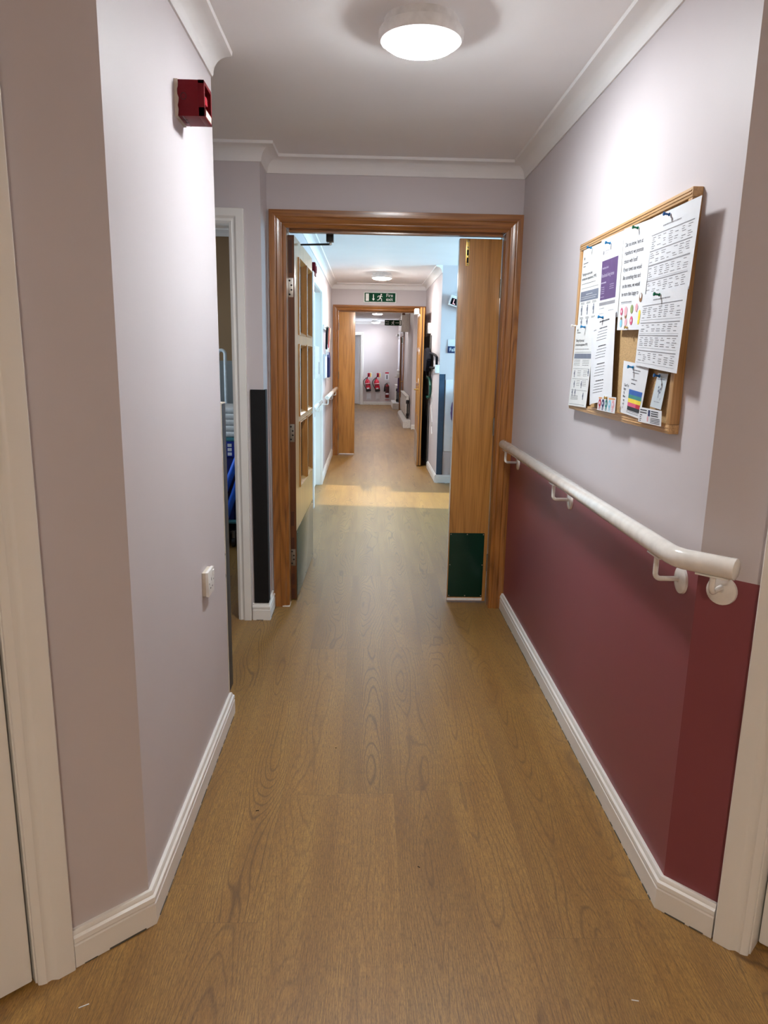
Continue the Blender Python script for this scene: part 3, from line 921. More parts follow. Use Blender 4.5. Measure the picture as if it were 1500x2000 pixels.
def fbox(b, u0, u1, n0, n1, z0, z1, bev=0.0):
    pts = [fp(u0, n0, z0), fp(u1, n0, z0), fp(u1, n1, z0), fp(u0, n1, z0)]
    b.prism(pts, (0, 0, z1 - z0), bev)


fc = ((0.10, 0.42), (0.50, 0.82)); frw = ((0.66, 1.05), (1.08, 1.50), (1.55, 1.96))
b = MB()
fbox(b, 0, fc[0][0], -0.054, 0, 0.012, 2.045); fbox(b, fc[0][1], fc[1][0], -0.054, 0, 0.66, 1.96); fbox(b, fc[1][1], 0.975, -0.054, 0, 0.012, 2.045)
fbox(b, fc[0][0], fc[1][1], -0.054, 0, 0.012, 0.66); fbox(b, fc[0][0], fc[1][1], -0.054, 0, 1.96, 2.045)
for z0, z1 in ((1.05, 1.08), (1.50, 1.55)):
    for u0, u1 in fc: fbox(b, u0, u1, -0.054, 0, z0, z1)
b.build('leaf', 'oak_leaf', t, smooth=False)
b = MB(); fbox(b, -0.0015, -0.0002, -0.034, -0.022, 0.012, 2.045); b.build('edge_seal', 'strip_dark', t)
for u0, u1 in fc:
    for z0, z1 in frw:
        b = MB(); fbox(b, u0, u1, -0.031, -0.023, z0, z1); b.build('glass_pane', 'wired_glass', t)
b = MB(); fbox(b, 0.01, 0.95, 0.0004, 0.0025, 0.014, 0.43); b.build('kick_plate', 'steel', t)
for z_ in (1.49, 1.12):
    b = MB(); b.lathe([(0, 0.006), (0.032, 0.005), (0.034, 0)], fp(0.05, 0.0, z_), (-1, 0.05, 0), 20); b.build('notice_disc', 'plastic_white', t)
b = MB(); fbox(b, 0.03, 0.07, 0.0005, 0.004, 0.95, 1.05); b.tube([fp(0.05, 0.004, 1.01), fp(0.05, 0.05, 1.01), fp(0.15, 0.05, 1.01)], 0.008); b.build('lever_handle', 'brass', t)
b = MB(); b.box(0.60, 0.66, 9.64, 9.80, 1.965, 2.04, 0.01); b.build('closer_body', 'plastic_white', t)

# end doorway leaf
t = thing('door_7', (-0.21, YEND + 0.1, 0), 'pale door standing ajar in the end doorway', 'door', kind='structure')
a = math.radians(62)
def ep(u, n, z): return Vector((-0.215 - u * math.cos(a) + n * math.sin(a), YEND + 0.10 + u * math.sin(a) + n * math.cos(a), z))
b = MB(); b.prism([ep(0, 0, 0.01), ep(0.76, 0, 0.01), ep(0.76, -0.04, 0.01), ep(0, -0.04, 0.01)], (0, 0, 2.0)); b.build('leaf', 'trim_white', t)
b = MB(); b.tube([ep(0.70, -0.04, 1.03), ep(0.70, -0.09, 1.03), ep(0.58, -0.09, 1.03)], 0.011); b.build('lever_handle', 'black', t)

# brown door in the right wall of the farthest stretch
t = thing('door_8', (X3, 18.95, 0), 'dark brown door in an oak frame on the far right wall', 'door', kind='structure')
b = MB()
b.box(X3 - 0.02, X3 + 0.055, 18.0, 18.09, 0, 2.02); b.box(X3 - 0.02, X3 + 0.055, 19.81, 19.9, 0, 2.02); b.box(X3 - 0.02, X3 + 0.055, 18.0, 19.9, 1.93, 2.02)
b.build('frame', 'oak_up', t)
MB().box(X3 + 0.015, X3 + 0.055, 18.09, 19.81, 0.01, 1.93).build('leaf', 'oak_brown', t)
MB().box(X3 + 0.005, X3 + 0.016, 18.2, 19.7, 0.02, 0.35).build('kick_plate', 'steel', t)
b = MB(); b.tube([(X3 + 0.014, 18.2, 0.82), (X3 - 0.04, 18.2, 0.82), (X3 - 0.04, 18.36, 0.82)], 0.012); b.build('lever_handle', 'brass', t)

# white doorway just before the pier, mostly hidden by the open far leaf
t = thing('trim_12', (1.09, 13.9, 0), 'white door casing behind the far open leaf', 'door frame', kind='structure')
MB().box(1.075, 1.10, 14.05, 14.25, 0, 2.05).build('architrave', 'trim_white', t)
MB().box(0.995, 1.085, 14.47, 14.5, 0, 2.08, 0.004).build('architrave', 'trim_white', t)

# ------------------------------------------------------------------ recess on the left of the second stretch
t = thing('trim_13', (XL2, 7.4, 0), 'white-painted recess panel and surround on the left wall beyond the open leaf', 'panel', kind='structure')
MB().box(XL2 - 0.12, XL2 - RD, RY0, RY1, 0, RZ).build('back_panel', 'trim_white', t, smooth=False)
b = MB()
b.box(XL2, XL2 + 0.022, RY1, RY1 + 0.085, 0, RZ + 0.08, 0.004); b.box(XL2, XL2 + 0.022, RY0 - 0.085, RY0, 0, RZ + 0.08, 0.004); b.box(XL2, XL2 + 0.022, RY0, RY1, RZ, RZ + 0.08, 0.004)
b.box(XL2 - RD, XL2, RY1 - 0.004, RY1, 0, RZ)
b.build('surround', 'trim_white', t)


# ------------------------------------------------------------------ handrails
def bracket(t, wallpt, dirn, railpt_xy, zr, r_rod=0.0068, rose=0.036, drop=0.062, zrose=None):
    """rod from under the rail down and across to a rose on the wall; dirn points from wall into the room"""
    w = Vector(wallpt); d = Vector(dirn).normalized()
    rx, ry = railpt_xy
    zl = zr - 0.0245
    zh = zl - drop
    zrs = zrose if zrose else zh - 0.014
    b = MB()
    side = Vector((-d.y, d.x, 0))
    pr = Vector((rx, ry, 0))
    pts = [pr + Vector((0, 0, zl)), pr + Vector((0, 0, zh + 0.014))]
    for k in range(1, 5):
        a = k / 5 * PI / 2
        pts.append(pr + d * (-0.014 * (1 - math.cos(a))) + Vector((0, 0, zh + 0.014 * (1 - math.sin(a)))))
    end = w + d * 0.012
    pts += [pr - d * 0.014 + Vector((0, 0, zh)), Vector((end.x, end.y, zh)), Vector((end.x - d.x * 0.006, end.y - d.y * 0.006, zrs))]
    b.tube(pts, r_rod, 12)
    c = pr + Vector((0, 0, zl - 0.001))
    m = Matrix.Translation(c) @ Matrix(((side.x, d.x, 0, 0), (side.y, d.y, 0, 0), (0, 0, 1, 0), (0, 0, 0, 1))) @ Matrix.Diagonal((0.075, 0.024, 0.004, 1))
    b.obox(m, 0.0015)
    br = b.build('bracket', 'rail_white', t)
    b = MB(); b.lathe([(0, 0.010), (rose * 0.7, 0.009), (rose * 0.95, 0.006), (rose, 0.0005), (rose, 0)], (w.x, w.y, zrs), d, 28)
    b.build('rose', 'rail_white', br)


ZR, RR, OFFR = 0.978, 0.0245, 0.07
t = thing('handrail', (XR, 2.7, ZR), 'long white round handrail on the maroon right wall, bent at its near end', 'handrail')
xr = XR - OFFR
q0 = on_r(0, OFFR)
k_ = (xr - q0[0]) / D_R.x
bend = (xr, q0[1] + D_R.y * k_)
endp = on_r(0.102, OFFR)
b = MB()
b.tube([(xr, 3.835, ZR), (xr, 3.838, ZR)], [RR * 0.82, RR], 28)
b = MB(); b.tube([(xr, 3.85, ZR), (xr, 3.845, ZR), (xr, bend[1] + 0.03, ZR), (xr - 0.0 + 0.004, bend[1] + 0.006, ZR), (bend[0] + 0.012, bend[1] - 0.013, ZR), (*endp, ZR)], [RR * 0.86, RR, RR, RR, RR, RR], 32)
b.build('rail', 'rail_white', t)
ex = on_r(0.1035, OFFR)
b = MB(); b.lathe([(0, 0.006), (RR * 0.8, 0.005), (RR * 1.02, 0.002), (RR * 1.02, -0.010)], (*ex, ZR), (D_R.x, D_R.y, 0), 32)
b.build('end_cap', 'rail_white', t)
for y_ in (3.77, 2.765, 1.735): bracket(t, (XR, y_, 0), (-1, 0, 0), (xr, y_), ZR, zrose=0.888)
bracket(t, (*on_r(0.058), 0), (N_R.x, N_R.y, 0), on_r(0.058, OFFR), ZR, drop=0.042, zrose=0.902)

t = thing('handrail', (XL2, 9.2, 0.97), 'short white handrail on the left wall just before the far fire doors', 'handrail')
xl = XL2 + 0.072
MB().tube([(xl, 8.06, 0.97), (xl, 8.07, 0.97), (xl, 10.40, 0.97), (xl, 10.41, 0.97)], [0.018, RR, RR, 0.018], 24).build('rail', 'rail_white', t)
for y_ in (8.25, 9.25, 10.25): bracket(t, (XL2, y_, 0), (1, 0, 0), (xl, y_), 0.97)
t = thing('handrail', (XL2 - RD, 7.4, 0.93), 'white grab rail inside the white recess on the left', 'handrail')
xl = XL2 - RD + 0.065
MB().tube([(xl, 6.87, 0.93), (xl, 6.88, 0.93), (xl, 7.93, 0.93), (xl, 7.94, 0.93)], [0.018, RR, RR, 0.018], 24).build('rail', 'rail_white', t)
for y_ in (7.0, 7.75): bracket(t, (XL2 - RD, y_, 0), (1, 0, 0), (xl, y_), 0.93)


# ------------------------------------------------------------------ ceiling lights
def ceiling_light(x, y, label, mat, r=0.128, group=None):
    t = thing('ceiling_light', (x, y, CEIL), label, 'ceiling light', group)
    s = r / 0.128
    MB().lathe([(0, 0), (0.112 * s, 0), (0.112 * s, -0.026), (0, -0.026)], (x, y, CEIL)).build('base', 'plastic_white', t)
    MB().lathe([(0.10 * s, -0.024), (0.124 * s, -0.026), (0.128 * s, -0.032), (0.128 * s, -0.046), (0.122 * s, -0.058), (0.112 * s, -0.061), (0.11 * s, -0.050), (0.10 * s, -0.040)], (x, y, CEIL), seg=56).build('bezel', 'plastic_white', t)
    MB().lathe([(0.1125 * s, -0.056), (0.1118 * s, -0.063), (0.100 * s, -0.071), (0.07 * s, -0.077), (0.035 * s, -0.079), (0, -0.0795)], (x, y, CEIL), seg=48).build('diffuser', mat, t)
    return t


ceiling_light(0.148, 2.42, 'round white ceiling light nearest the viewpoint, glowing above the near corridor', 'lamp_corridor')
ceiling_light(0.159, 9.16, 'round white ceiling light in front of the framed green exit sign', 'lamp_far')
ceiling_light(0.205, 16.8, 'upper of the two tiny round lights seen through the far doors', 'lamp_end')
ceiling_light(0.22, 21.1, 'lower of the two tiny round lights seen through the far doors', 'lamp_end')
ceiling_light(0.05, -1.25, 'round ceiling light in the lobby behind the viewpoint', 'lamp_lobby')
ceiling_light(0.2, 13.0, 'added round ceiling light hidden above the far door head, brightening the far floor', 'lamp_far')  # added unseen lamp, brightens floor and walls past the far doors
ceiling_light(2.2, 5.6, 'added unseen fill light in the lounge, brightening the open glazed leaf', 'fill_lounge')  # made-up lounge lamp that throws light on the open leaf
ceiling_light(-1.9, 5.3, 'added unseen weak fill light in the store room', 'fill_store')  # extra unseen lamp, weakly lights the store room contents

# ------------------------------------------------------------------ alarm sounders
t = thing('alarm_sounder', (XL, 2.23, 2.11), 'square red alarm sounder high on the near left wall', 'alarm')
body = MB()
x0, x1, y0, y1, z0, z1 = XL + 0.008, XL + 0.082, 2.185, 2.282, 2.068, 2.160
body.box(x0, x1 - 0.016, y0, y1, z0, z1, 0.002)
for (a0, a1, c0, c1) in ((y0, y0 + 0.010, z0, z1), (y1 - 0.010, y1, z0, z1), (y0, y1, z0, z0 + 0.024), (y0, y1, z1 - 0.010, z1)):
    body.box(x1 - 0.017, x1, a0, a1, c0, c1, 0.0012)
bo = body.build('housing', 'red', t)
MB().box(x1 - 0.0165, x1 - 0.004, y0 + 0.034, y1 - 0.034, z0 + 0.040, z1 - 0.030, 0.003).build('horn', 'red_bright', bo)
MB().box(x1, x1 + 0.0007, y0 + 0.014, y1 - 0.014, z0 + 0.004, z0 + 0.020).build('label_plate', 'backing', bo)
MB().box(x0 + 0.012, x0 + 0.0135, y0, y1, z0 - 0.0006, z0 + 0.0005).build('seam', 'red_dark', bo)
b = MB(); pts = []
for k in range(21): pts.append((x0 + 0.017 + 0.0075 * math.cos(2 * PI * k / 20), y0 - 0.0003, (z0 + z1) / 2 + 0.004 + 0.0085 * math.sin(2 * PI * k / 20)))
b.tube(pts, 0.0009, 6, cap=False); b.build('knockout', 'red_dark', bo)
b = MB()
for yy in (y0 + 0.03, y0 + 0.055): b.tube([(x0 + 0.006 + 0.012 * k / 6, yy + 0.006 * math.sin(k / 6 * PI), z0 - 0.0006) for k in range(7)], 0.0008, 6)
b.build('drain_marks', 'red_dark', bo)
b = MB(); pts = []
for k, w_ in enumerate((0.0075, 0.0095, 0.0105, 0.0085, 0.011, 0.012, 0.0085, 0.007, 0.0105, 0.011, 0.0105)): pts.append((XL + w_, 0, z0 - 0.002 + (z1 - z0 + 0.003) * k / 10))
poly = [(p[0], y0 - 0.0012, p[2]) for p in pts] + [(XL, y0 - 0.0012, pts[-1][2]), (XL, y0 - 0.0012, pts[0][2])]
b.prism(poly, (0, 0.10, 0)); b.build('torn_backing', 'backing', t)

t = thing('alarm_sounder', (XL2, 6.95, 2.2), 'small red alarm sounder on the left wall beyond the open glazed leaf', 'alarm')
MB().box(XL2, XL2 + 0.03, 6.85, 6.98, 2.13, 2.25, 0.006).build('housing', 'red', t)
MB().lathe([(0, 0.012), (0.03, 0.008), (0.036, 0)], (XL2 + 0.03, 6.915, 2.19), (1, 0, 0), 20).build('horn', 'red', t)

# ------------------------------------------------------------------ socket on the near left wall
t = thing('wall_socket', (XL, 2.34, 0.676), 'white single switched socket low on the near left wall', 'socket')
MB().box(XL, XL + 0.012, 2.299, 2.381, 0.636, 0.717, 0.001).build('back_box', 'backing', t)
sp = MB().box(XL + 0.012, XL + 0.022, 2.297, 2.383, 0.634, 0.719, 0.002).build('plate', 'plastic_white', t)
MB().box(XL + 0.022, XL + 0.0245, 2.362, 2.376, 0.690, 0.710, 0.001).build('rocker_switch', 'plastic_white', sp)
b = MB()
for ya, yb, za, zb in ((2.338, 2.342, 0.680, 0.690), (2.322, 2.330, 0.656, 0.660), (2.349, 2.357, 0.656, 0.660)):
    MB().box(XL + 0.0216, XL + 0.0224, ya, yb, za, zb).build('pin_hole', 'hole', sp)
for yy in (2.308, 2.372):
    b = MB(); b.lathe([(0, 0.001), (0.003, 0.0006), (0.003, 0)], (XL + 0.022, yy, 0.6765), (1, 0, 0), 10); b.build('screw', 'dull_steel', sp)

# ------------------------------------------------------------------ wall corner guards
t = thing('corner_guard', (XL, 2.71, 0.7), 'thin charcoal corner guard at the end of the near left wall', 'corner guard')
MB().box(XL - 0.06, XL + 0.0015, 2.692, 2.772, 0.096, 1.246, 0.002).build('guard', 'guard_grey', t)
b = MB()
pts = [(XL + 0.0022, 2.693 + random.uniform(-0.006, 0.0), 0.096 + (1.25 - 0.096) * k / 40) for k in range(41)]
poly = pts + [(XL + 0.0022, 2.6965, 1.25), (XL + 0.0022, 2.6965, 0.096)]
b.prism(poly, (-0.004, 0, 0)); b.build('peeling_edge', 'backing', t)
MB().box(XL - 0.05, XL + 0.001, 2.688, 2.775, 1.246, 1.250).build('top_edge', 'backing', t)
t = thing('corner_guard', (WX, YW, 0.7), 'broad black corner guard on the wing wall beside the white doorway', 'corner guard')
b = MB(); b.prism([(-0.602, YW - 0.001, 0.098), (-0.602, YW - 0.012, 0.098), (WX + 0.011, YW - 0.012, 0.098), (WX + 0.011, YW + 0.05, 0.098), (WX + 0.001, YW + 0.05, 0.098), (WX + 0.001, YW - 0.001, 0.098)], (0, 0, 1.152))
b.build('guard', 'guard_black', t)
t = thing('corner_guard', (XR2, YC, 0.7), 'blue-grey corner guard on the pier by the lounge opening', 'corner guard')
b = MB(); b.prism([(XR2 - 0.001, YC - 0.012, 0.098), (XR2 + 0.066, YC - 0.012, 0.098), (XR2 + 0.066, YC, 0.098), (XR2 - 0.001, YC, 0.098)], (0, 0, 1.145), 0.003)
b.build('guard', 'guard_navy', t)
MB().box(XR2 + 0.063, XR2 + 0.068, YC - 0.014, YC, 0.098, 1.245).build('edge_lip', 'black', t)
MB().box(XR2 - 0.05, XR2 - 0.0005, YC + 0.0, YC + 0.05, 1.255, 1.345, 0.004).build('call_point', 'plastic_white')
tag(bpy.data.objects['call_point'], 'small white call point box on the pier edge above the blue-grey guard', 'call point')


# ------------------------------------------------------------------ notice board and its papers
BX = XR - 0.0265   # front plane
t = thing('notice_board', (XR, 2.32, 1.545), 'pine framed cork notice board on the right wall covered in papers', 'notice board')
MB().box(XR - 0.016, XR, 1.86, 2.775, 1.255, 1.83).build('cork_panel', 'cork', t)
for nm, (ya, yb, za, zb), m_ in (('frame_rail', (1.845, 2.790, 1.820, 1.844), 'pine_along'), ('frame_rail', (1.845, 2.790, 1.246, 1.270), 'pine_along')):
    f = MB()
    f.box(BX, XR, ya, yb, za, zb, 0.002); f.box(BX - 0.002, BX + 0.002, ya + 0.004, yb - 0.004, za + 0.007, za + 0.011, 0.001); f.box(BX - 0.002, BX + 0.002, ya + 0.004, yb - 0.004, za + 0.015, za + 0.018, 0.001)
    f.build(nm, m_, t)
for ya, yb in ((1.845, 1.869), (2.766, 2.790)):
    MB().box(BX + 0.0005, XR, ya, yb, 1.2705, 1.8195, 0.002).build('frame_stile', 'pine_up', t)


class Paper:
    """sheet on the board: corners (y, z) in reading order tl, tr, br, bl; x of its surface; curl(u, v) lifts it off the board"""
    def __init__(s, c, x, curl=lambda u, v: 0.0): s.c = c; s.x = x; s.curl = curl

    def at(s, u, v, off=0.0):
        (ty, tz), (ry, rz), (by, bz), (ly, lz) = s.c
        y = (1 - v) * ((1 - u) * ty + u * ry) + v * ((1 - u) * ly + u * by)
        z = (1 - v) * ((1 - u) * tz + u * rz) + v * ((1 - u) * lz + u * bz)
        return Vector((s.x - s.curl(u, v) - off, y, z))

    def sheet(s, name, mat, label, cat='paper', group='papers on the notice board', nu=8, nv=12):
        b = MB()
        g = [[[b.bm.verts.new(s.at(i / nu, j / nv, o)) for i in range(nu + 1)] for j in range(nv + 1)] for o in (0.0, 0.0003)]
        for L, rev in ((0, True), (1, False)):
            for j in range(nv):
                for i in range(nu):
                    q = [g[L][j][i], g[L][j + 1][i], g[L][j + 1][i + 1], g[L][j][i + 1]]
                    b.bm.faces.new(q[::-1] if rev else q)
        for i in range(nu):
            b.bm.faces.new((g[0][0][i], g[0][0][i + 1], g[1][0][i + 1], g[1][0][i])); b.bm.faces.new((g[0][nv][i], g[0][nv][i + 1], g[1][nv][i + 1], g[1][nv][i]))
        for j in range(nv):
            b.bm.faces.new((g[0][j][0], g[0][j + 1][0], g[1][j + 1][0], g[1][j][0])); b.bm.faces.new((g[0][j][nu], g[0][j + 1][nu], g[1][j + 1][nu], g[1][j][nu]))
        o = b.build(name, mat)
        s.o = tag(o, label, cat, group)
        s.w = (Vector(s.c[0]) - Vector(s.c[1])).length; s.h = (Vector(s.c[0]) - Vector(s.c[3])).length
        return s

    def rect(s, b, u0, u1, v0, v1, off=0.0007, n=4):
        for k in range(n):
            for m in range(n):
                ua, ub = u0 + (u1 - u0) * k / n, u0 + (u1 - u0) * (k + 1) / n
                va, vb = v0 + (v1 - v0) * m / n, v0 + (v1 - v0) * (m + 1) / n
                b.face([s.at(ua, va, off), s.at(ua, vb, off), s.at(ub, vb, off), s.at(ub, va, off)])

    def line(s, b, u0, u1, v, th=0.0016, off=0.0007):
        dv = th / s.h / 2
        n = max(1, int((u1 - u0) / 0.15))
        for k in range(n):
            ua, ub = u0 + (u1 - u0) * k / n, u0 + (u1 - u0) * (k + 1) / n
            b.face([s.at(ua, v - dv, off), s.at(ua, v + dv, off), s.at(ub, v + dv, off), s.at(ub, v - dv, off)])

    def words(s, b, u0, u1, v, th=0.0018, off=0.0007):
        """a line of small print: word-length dashes"""
        u = u0
        while u < u1:
            w = random.uniform(0.02, 0.055) / max(s.w / 0.2, 0.3)
            s.line(b, u, min(u + w, u1), v, th, off); u += w + 0.011 / max(s.w / 0.2, 0.3)

    def disc(s, b, u, v, ru, rv=None, off=0.0008, n=16):
        rv = rv if rv else ru * s.w / s.h
        b.face([s.at(u + ru * math.cos(2 * PI * k / n), v + rv * math.sin(2 * PI * k / n), off) for k in range(n)])

    def text(s, b, st, u, v, size, align='LEFT', off=0.0007, sx=1.0):
        cu = bpy.data.curves.new('t', 'FONT'); cu.body = st; cu.size = size; cu.align_x = align; cu.offset = 0.00012
        ob = bpy.data.objects.new('t', cu); COL.objects.link(ob)
        dg = bpy.context.evaluated_depsgraph_get(); ev = ob.evaluated_get(dg); me = ev.to_mesh()
        vs = [b.bm.verts.new(s.at(u + q.co.x * sx / s.w, v - q.co.y / s.h, off)) for q in me.vertices]
        for pg in me.polygons:
            try: b.bm.faces.new([vs[i] for i in pg.vertices]).material_index = b.i
            except ValueError: pass
        ev.to_mesh_clear(); bpy.data.objects.remove(ob); bpy.data.curves.remove(cu)

    def figure(s, b, u, v, hgt, wid=0.05):
        """little diagram of a person being dressed in protective kit"""
        s.disc(b, u, v - hgt * 0.40, wid * 0.30); s.rect(b, u - wid * 0.38, u + wid * 0.38, v - hgt * 0.28, v + hgt * 0.12, n=1)
        s.rect(b, u - wid * 0.34, u - wid * 0.06, v + hgt * 0.12, v + hgt * 0.48, n=1); s.rect(b, u + wid * 0.06, u + wid * 0.34, v + hgt * 0.12, v + hgt * 0.48, n=1)
        s.rect(b, u - wid * 0.62, u - wid * 0.38, v - hgt * 0.26, v + hgt * 0.08, n=1)


def done(p, b, name, mat): return b.build(name, mat, p.o, smooth=False, recalc=False)


PX = BX + 0.0015
# A: PPE sheet, upper left
pA = Paper([(2.745, 1.818), (2.533, 1.816), (2.515, 1.552), (2.750, 1.554)], PX, lambda u, v: 0.001 * v).sheet('notice_sheet', 'paper_warm', 'white protective equipment guide, the upper one at the left of the notice board', group=None)
b = MB()
pA.text(b, 'Putting on personal', 0.06, 0.345, 0.0145); pA.text(b, 'protective equipment (PPE)', 0.06, 0.405, 0.0145)
pA.words(b, 0.06, 0.80, 0.455); pA.line(b, 0.06, 0.95, 0.515, 0.001); pA.words(b, 0.08, 0.34, 0.185, 0.003); pA.words(b, 0.08, 0.2, 0.225, 0.003); pA.disc(b, 0.12, 0.12, 0.025)
for u in (0.10, 0.40, 0.70):
    for r in (0.705, 0.72): pA.words(b, u, u + 0.2, r, 0.0016)
    pA.words(b, u, u + 0.17, 0.90, 0.0016); pA.words(b, u, u + 0.18, 0.915, 0.0016)
done(pA, b, 'print', 'ink')
b = MB(); pA.rect(b, 0.05, 0.97, 0.555, 0.685); done(pA, b, 'heading_band', 'ink_slate')
b = MB(); pA.words(b, 0.36, 0.68, 0.60, 0.0022, 0.0012); pA.words(b, 0.10, 0.9, 0.63, 0.0016, 0.0012); pA.words(b, 0.10, 0.85, 0.655, 0.0016, 0.0012); done(pA, b, 'band_print', 'paper')
for u, v, h_ in ((0.17, 0.805, 0.13), (0.47, 0.805, 0.13), (0.78, 0.805, 0.13), (0.2, 0.965, 0.07), (0.5, 0.965, 0.07)):
    b = MB(); pA.figure(b, u, v, h_, 0.07); done(pA, b, 'figure_picture', 'ink_slate')
# B: purple headed sheet
pB = Paper([(2.531, 1.821), (2.308, 1.818), (2.304, 1.562), (2.516, 1.562)], PX - 0.0025, lambda u, v: 0.002 * u).sheet('notice_sheet', 'paper', 'white sheet with a large purple block on the notice board', group=None)
b = MB(); pB.rect(b, 0.10, 0.84, 0.27, 0.755); pu = done(pB, b, 'purple_block', 'ink_purple')
b = MB()
pB.text(b, 'Healthcare food', 0.14, 0.375, 0.010, off=0.0013); pB.text(b, 'Residential living home', 0.13, 0.475, 0.0165, off=0.0013, sx=0.85)
pB.words(b, 0.14, 0.36, 0.545, 0.0045, 0.0013)
for v in (0.60, 0.625, 0.65, 0.675, 0.72): pB.words(b, 0.14, 0.30, v, 0.0018, 0.0013)
for v in (0.585, 0.61, 0.635): pB.words(b, 0.55, 0.74, v, 0.0018, 0.0013)
done(pB, b, 'block_print', 'ink_lilac')
b = MB()
pB.rect(b, 0.08, 0.84, 0.785, 0.825); pB.disc(b, 0.15, 0.17, 0.032); pB.words(b, 0.22, 0.42, 0.155, 0.0024); pB.words(b, 0.22, 0.38, 0.185, 0.0016)
for v in (0.86, 0.925, 0.95, 0.975): pB.words(b, 0.09, 0.34, v, 0.0017)
for v in (0.90, 0.93): pB.words(b, 0.55, 0.8, v, 0.0017)
done(pB, b, 'print', 'ink_soft')
# F: PPE sheet, lower left
pF = Paper([(2.765, 1.556), (2.537, 1.552), (2.549, 1.265), (2.774, 1.259)], PX - 0.002, lambda u, v: 0.006 * v * v).sheet('notice_sheet', 'paper_warm', 'white protective equipment guide, the lower one at the left of the notice board', group=None)
b = MB()
pF.text(b, 'Taking off personal', 0.07, 0.205, 0.0135); pF.text(b, 'protective equipment (PPE)', 0.07, 0.255, 0.0135); pF.words(b, 0.07, 0.82, 0.295); pF.line(b, 0.07, 0.98, 0.333, 0.001)
pF.words(b, 0.1, 0.3, 0.095, 0.003); pF.disc(b, 0.13, 0.065, 0.022)
for v in (0.43, 0.45, 0.47, 0.49): pF.words(b, 0.08, 0.42, v, 0.0014); pF.words(b, 0.55, 0.9, v, 0.0014)
for v in (0.535, 0.66, 0.80): pF.line(b, 0.06, 0.95, v, 0.0008)
for v in (0.56, 0.58, 0.60, 0.62, 0.68, 0.70, 0.72, 0.74): pF.words(b, 0.34, 0.52, v, 0.0014); pF.words(b, 0.66, 0.86, v, 0.0014)
for v in (0.87, 0.885, 0.90, 0.915): pF.words(b, 0.1, 0.5, v, 0.0014)
pF.line(b, 0.06, 0.9, 0.975, 0.0008)
done(pF, b, 'print', 'ink')
b = MB(); pF.rect(b, 0.06, 0.98, 0.35, 0.41); done(pF, b, 'heading_band', 'ink_slate')
for u, v in ((0.17, 0.60), (0.92, 0.58), (0.22, 0.73), (0.62, 0.73), (0.16, 0.835), (0.32, 0.835), (0.78, 0.87)):
    b = MB(); pF.figure(b, u, v, 0.085, 0.06); done(pF, b, 'figure_picture', 'ink_slate')
# C: did you know
pC = Paper([(2.302, 1.820), (2.070, 1.811), (2.077, 1.516), (2.293, 1.522)], PX - 0.003, lambda u, v: 0.003 + 0.004 * u * v).sheet('notice_sheet', 'paper', 'white sheet about food choice, with big lettering and cake pictures, on the notice board', group=None)
b = MB()
for k, st in enumerate(('Did you know, here at', 'Hazelhurst we promote', 'choice with food?', 'If your loved one would', "like something that isn't", 'on the menu, we would', 'be more than happy to')):
    pC.text(b, st, 0.09, 0.185 + k * 0.080, 0.0178, sx=0.92)
pC.words(b, 0.10, 0.52, 0.725, 0.0022); pC.line(b, 0.10, 0.52, 0.738, 0.0007)
done(pC, b, 'print', 'ink')
for nm, cl_, lst in (('cake_pictures', 'ink_rose', ((0.33, 0.815, 0.06), (0.36, 0.925, 0.05), (0.74, 0.79, 0.05))), ('doughnut_pictures', 'ink_pink', ((0.15, 0.815, 0.05), (0.58, 0.91, 0.055))),
                     ('salad_picture', 'ink_green', ((0.56, 0.80, 0.055),)), ('bun_pictures', 'ink_brown', ((0.335, 0.855, 0.045), (0.16, 0.895, 0.035), (0.86, 0.70, 0.055))), ('sauce_picture', 'ink_sky', ((0.16, 0.932, 0.05),)),
                     ('cream_picture', 'ink_yellow', ((0.87, 0.845, 0.04), (0.87, 0.885, 0.04), (0.86, 0.925, 0.035)))):
    b = MB()
    for u, v, r in lst: pC.disc(b, u, v, r, off=0.0008 + 0.0001 * r * 100)
    done(pC, b, nm, cl_)
b = MB()
for u, v, r in ((0.15, 0.815, 0.018), (0.58, 0.91, 0.018), (0.86, 0.685, 0.03)): pC.disc(b, u, v, r, off=0.0018)
done(pC, b, 'highlights', 'paper')


def menu(p, top, tables):
    b = MB()
    p.words(b, 0.28, 0.66, top, 0.003)
    for v0, nl in tables:
        p.line(b, 0.03, 0.93, v0, 0.0022, 0.0008)
        for c in range(7):
            u = 0.045 + c * 0.128
            for k in range(nl):
                if random.random() < 0.80: p.line(b, u + random.uniform(0, 0.025), u + 0.06 + random.uniform(0, 0.045), v0 + 0.032 + k * 0.026, 0.0018)
        p.line(b, 0.03, 0.93, v0 + 0.04 + nl * 0.026, 0.0006)
    done(p, b, 'print', 'ink_soft')


pD = Paper([(2.076, 1.812), (1.760, 1.806), (1.780, 1.600), (2.090, 1.600)], PX - 0.0035, lambda u, v: 0.003 + 0.008 * u).sheet('menu_sheet', 'paper', 'white menu table with a round blue pin, top right of the notice board', group=None)
menu(pD, 0.155, ((0.225, 6), (0.42, 5), (0.60, 5), (0.79, 6)))
pE = Paper([(2.087, 1.611), (1.776, 1.610), (1.792, 1.401), (2.100, 1.418)], PX - 0.008, lambda u, v: 0.003 + 0.007 * u).sheet('menu_sheet', 'paper', 'white menu table pinned with a dark green pin, below the other menu', group=None)
menu(pE, 0.10, ((0.165, 6), (0.40, 4), (0.57, 5), (0.78, 5)))
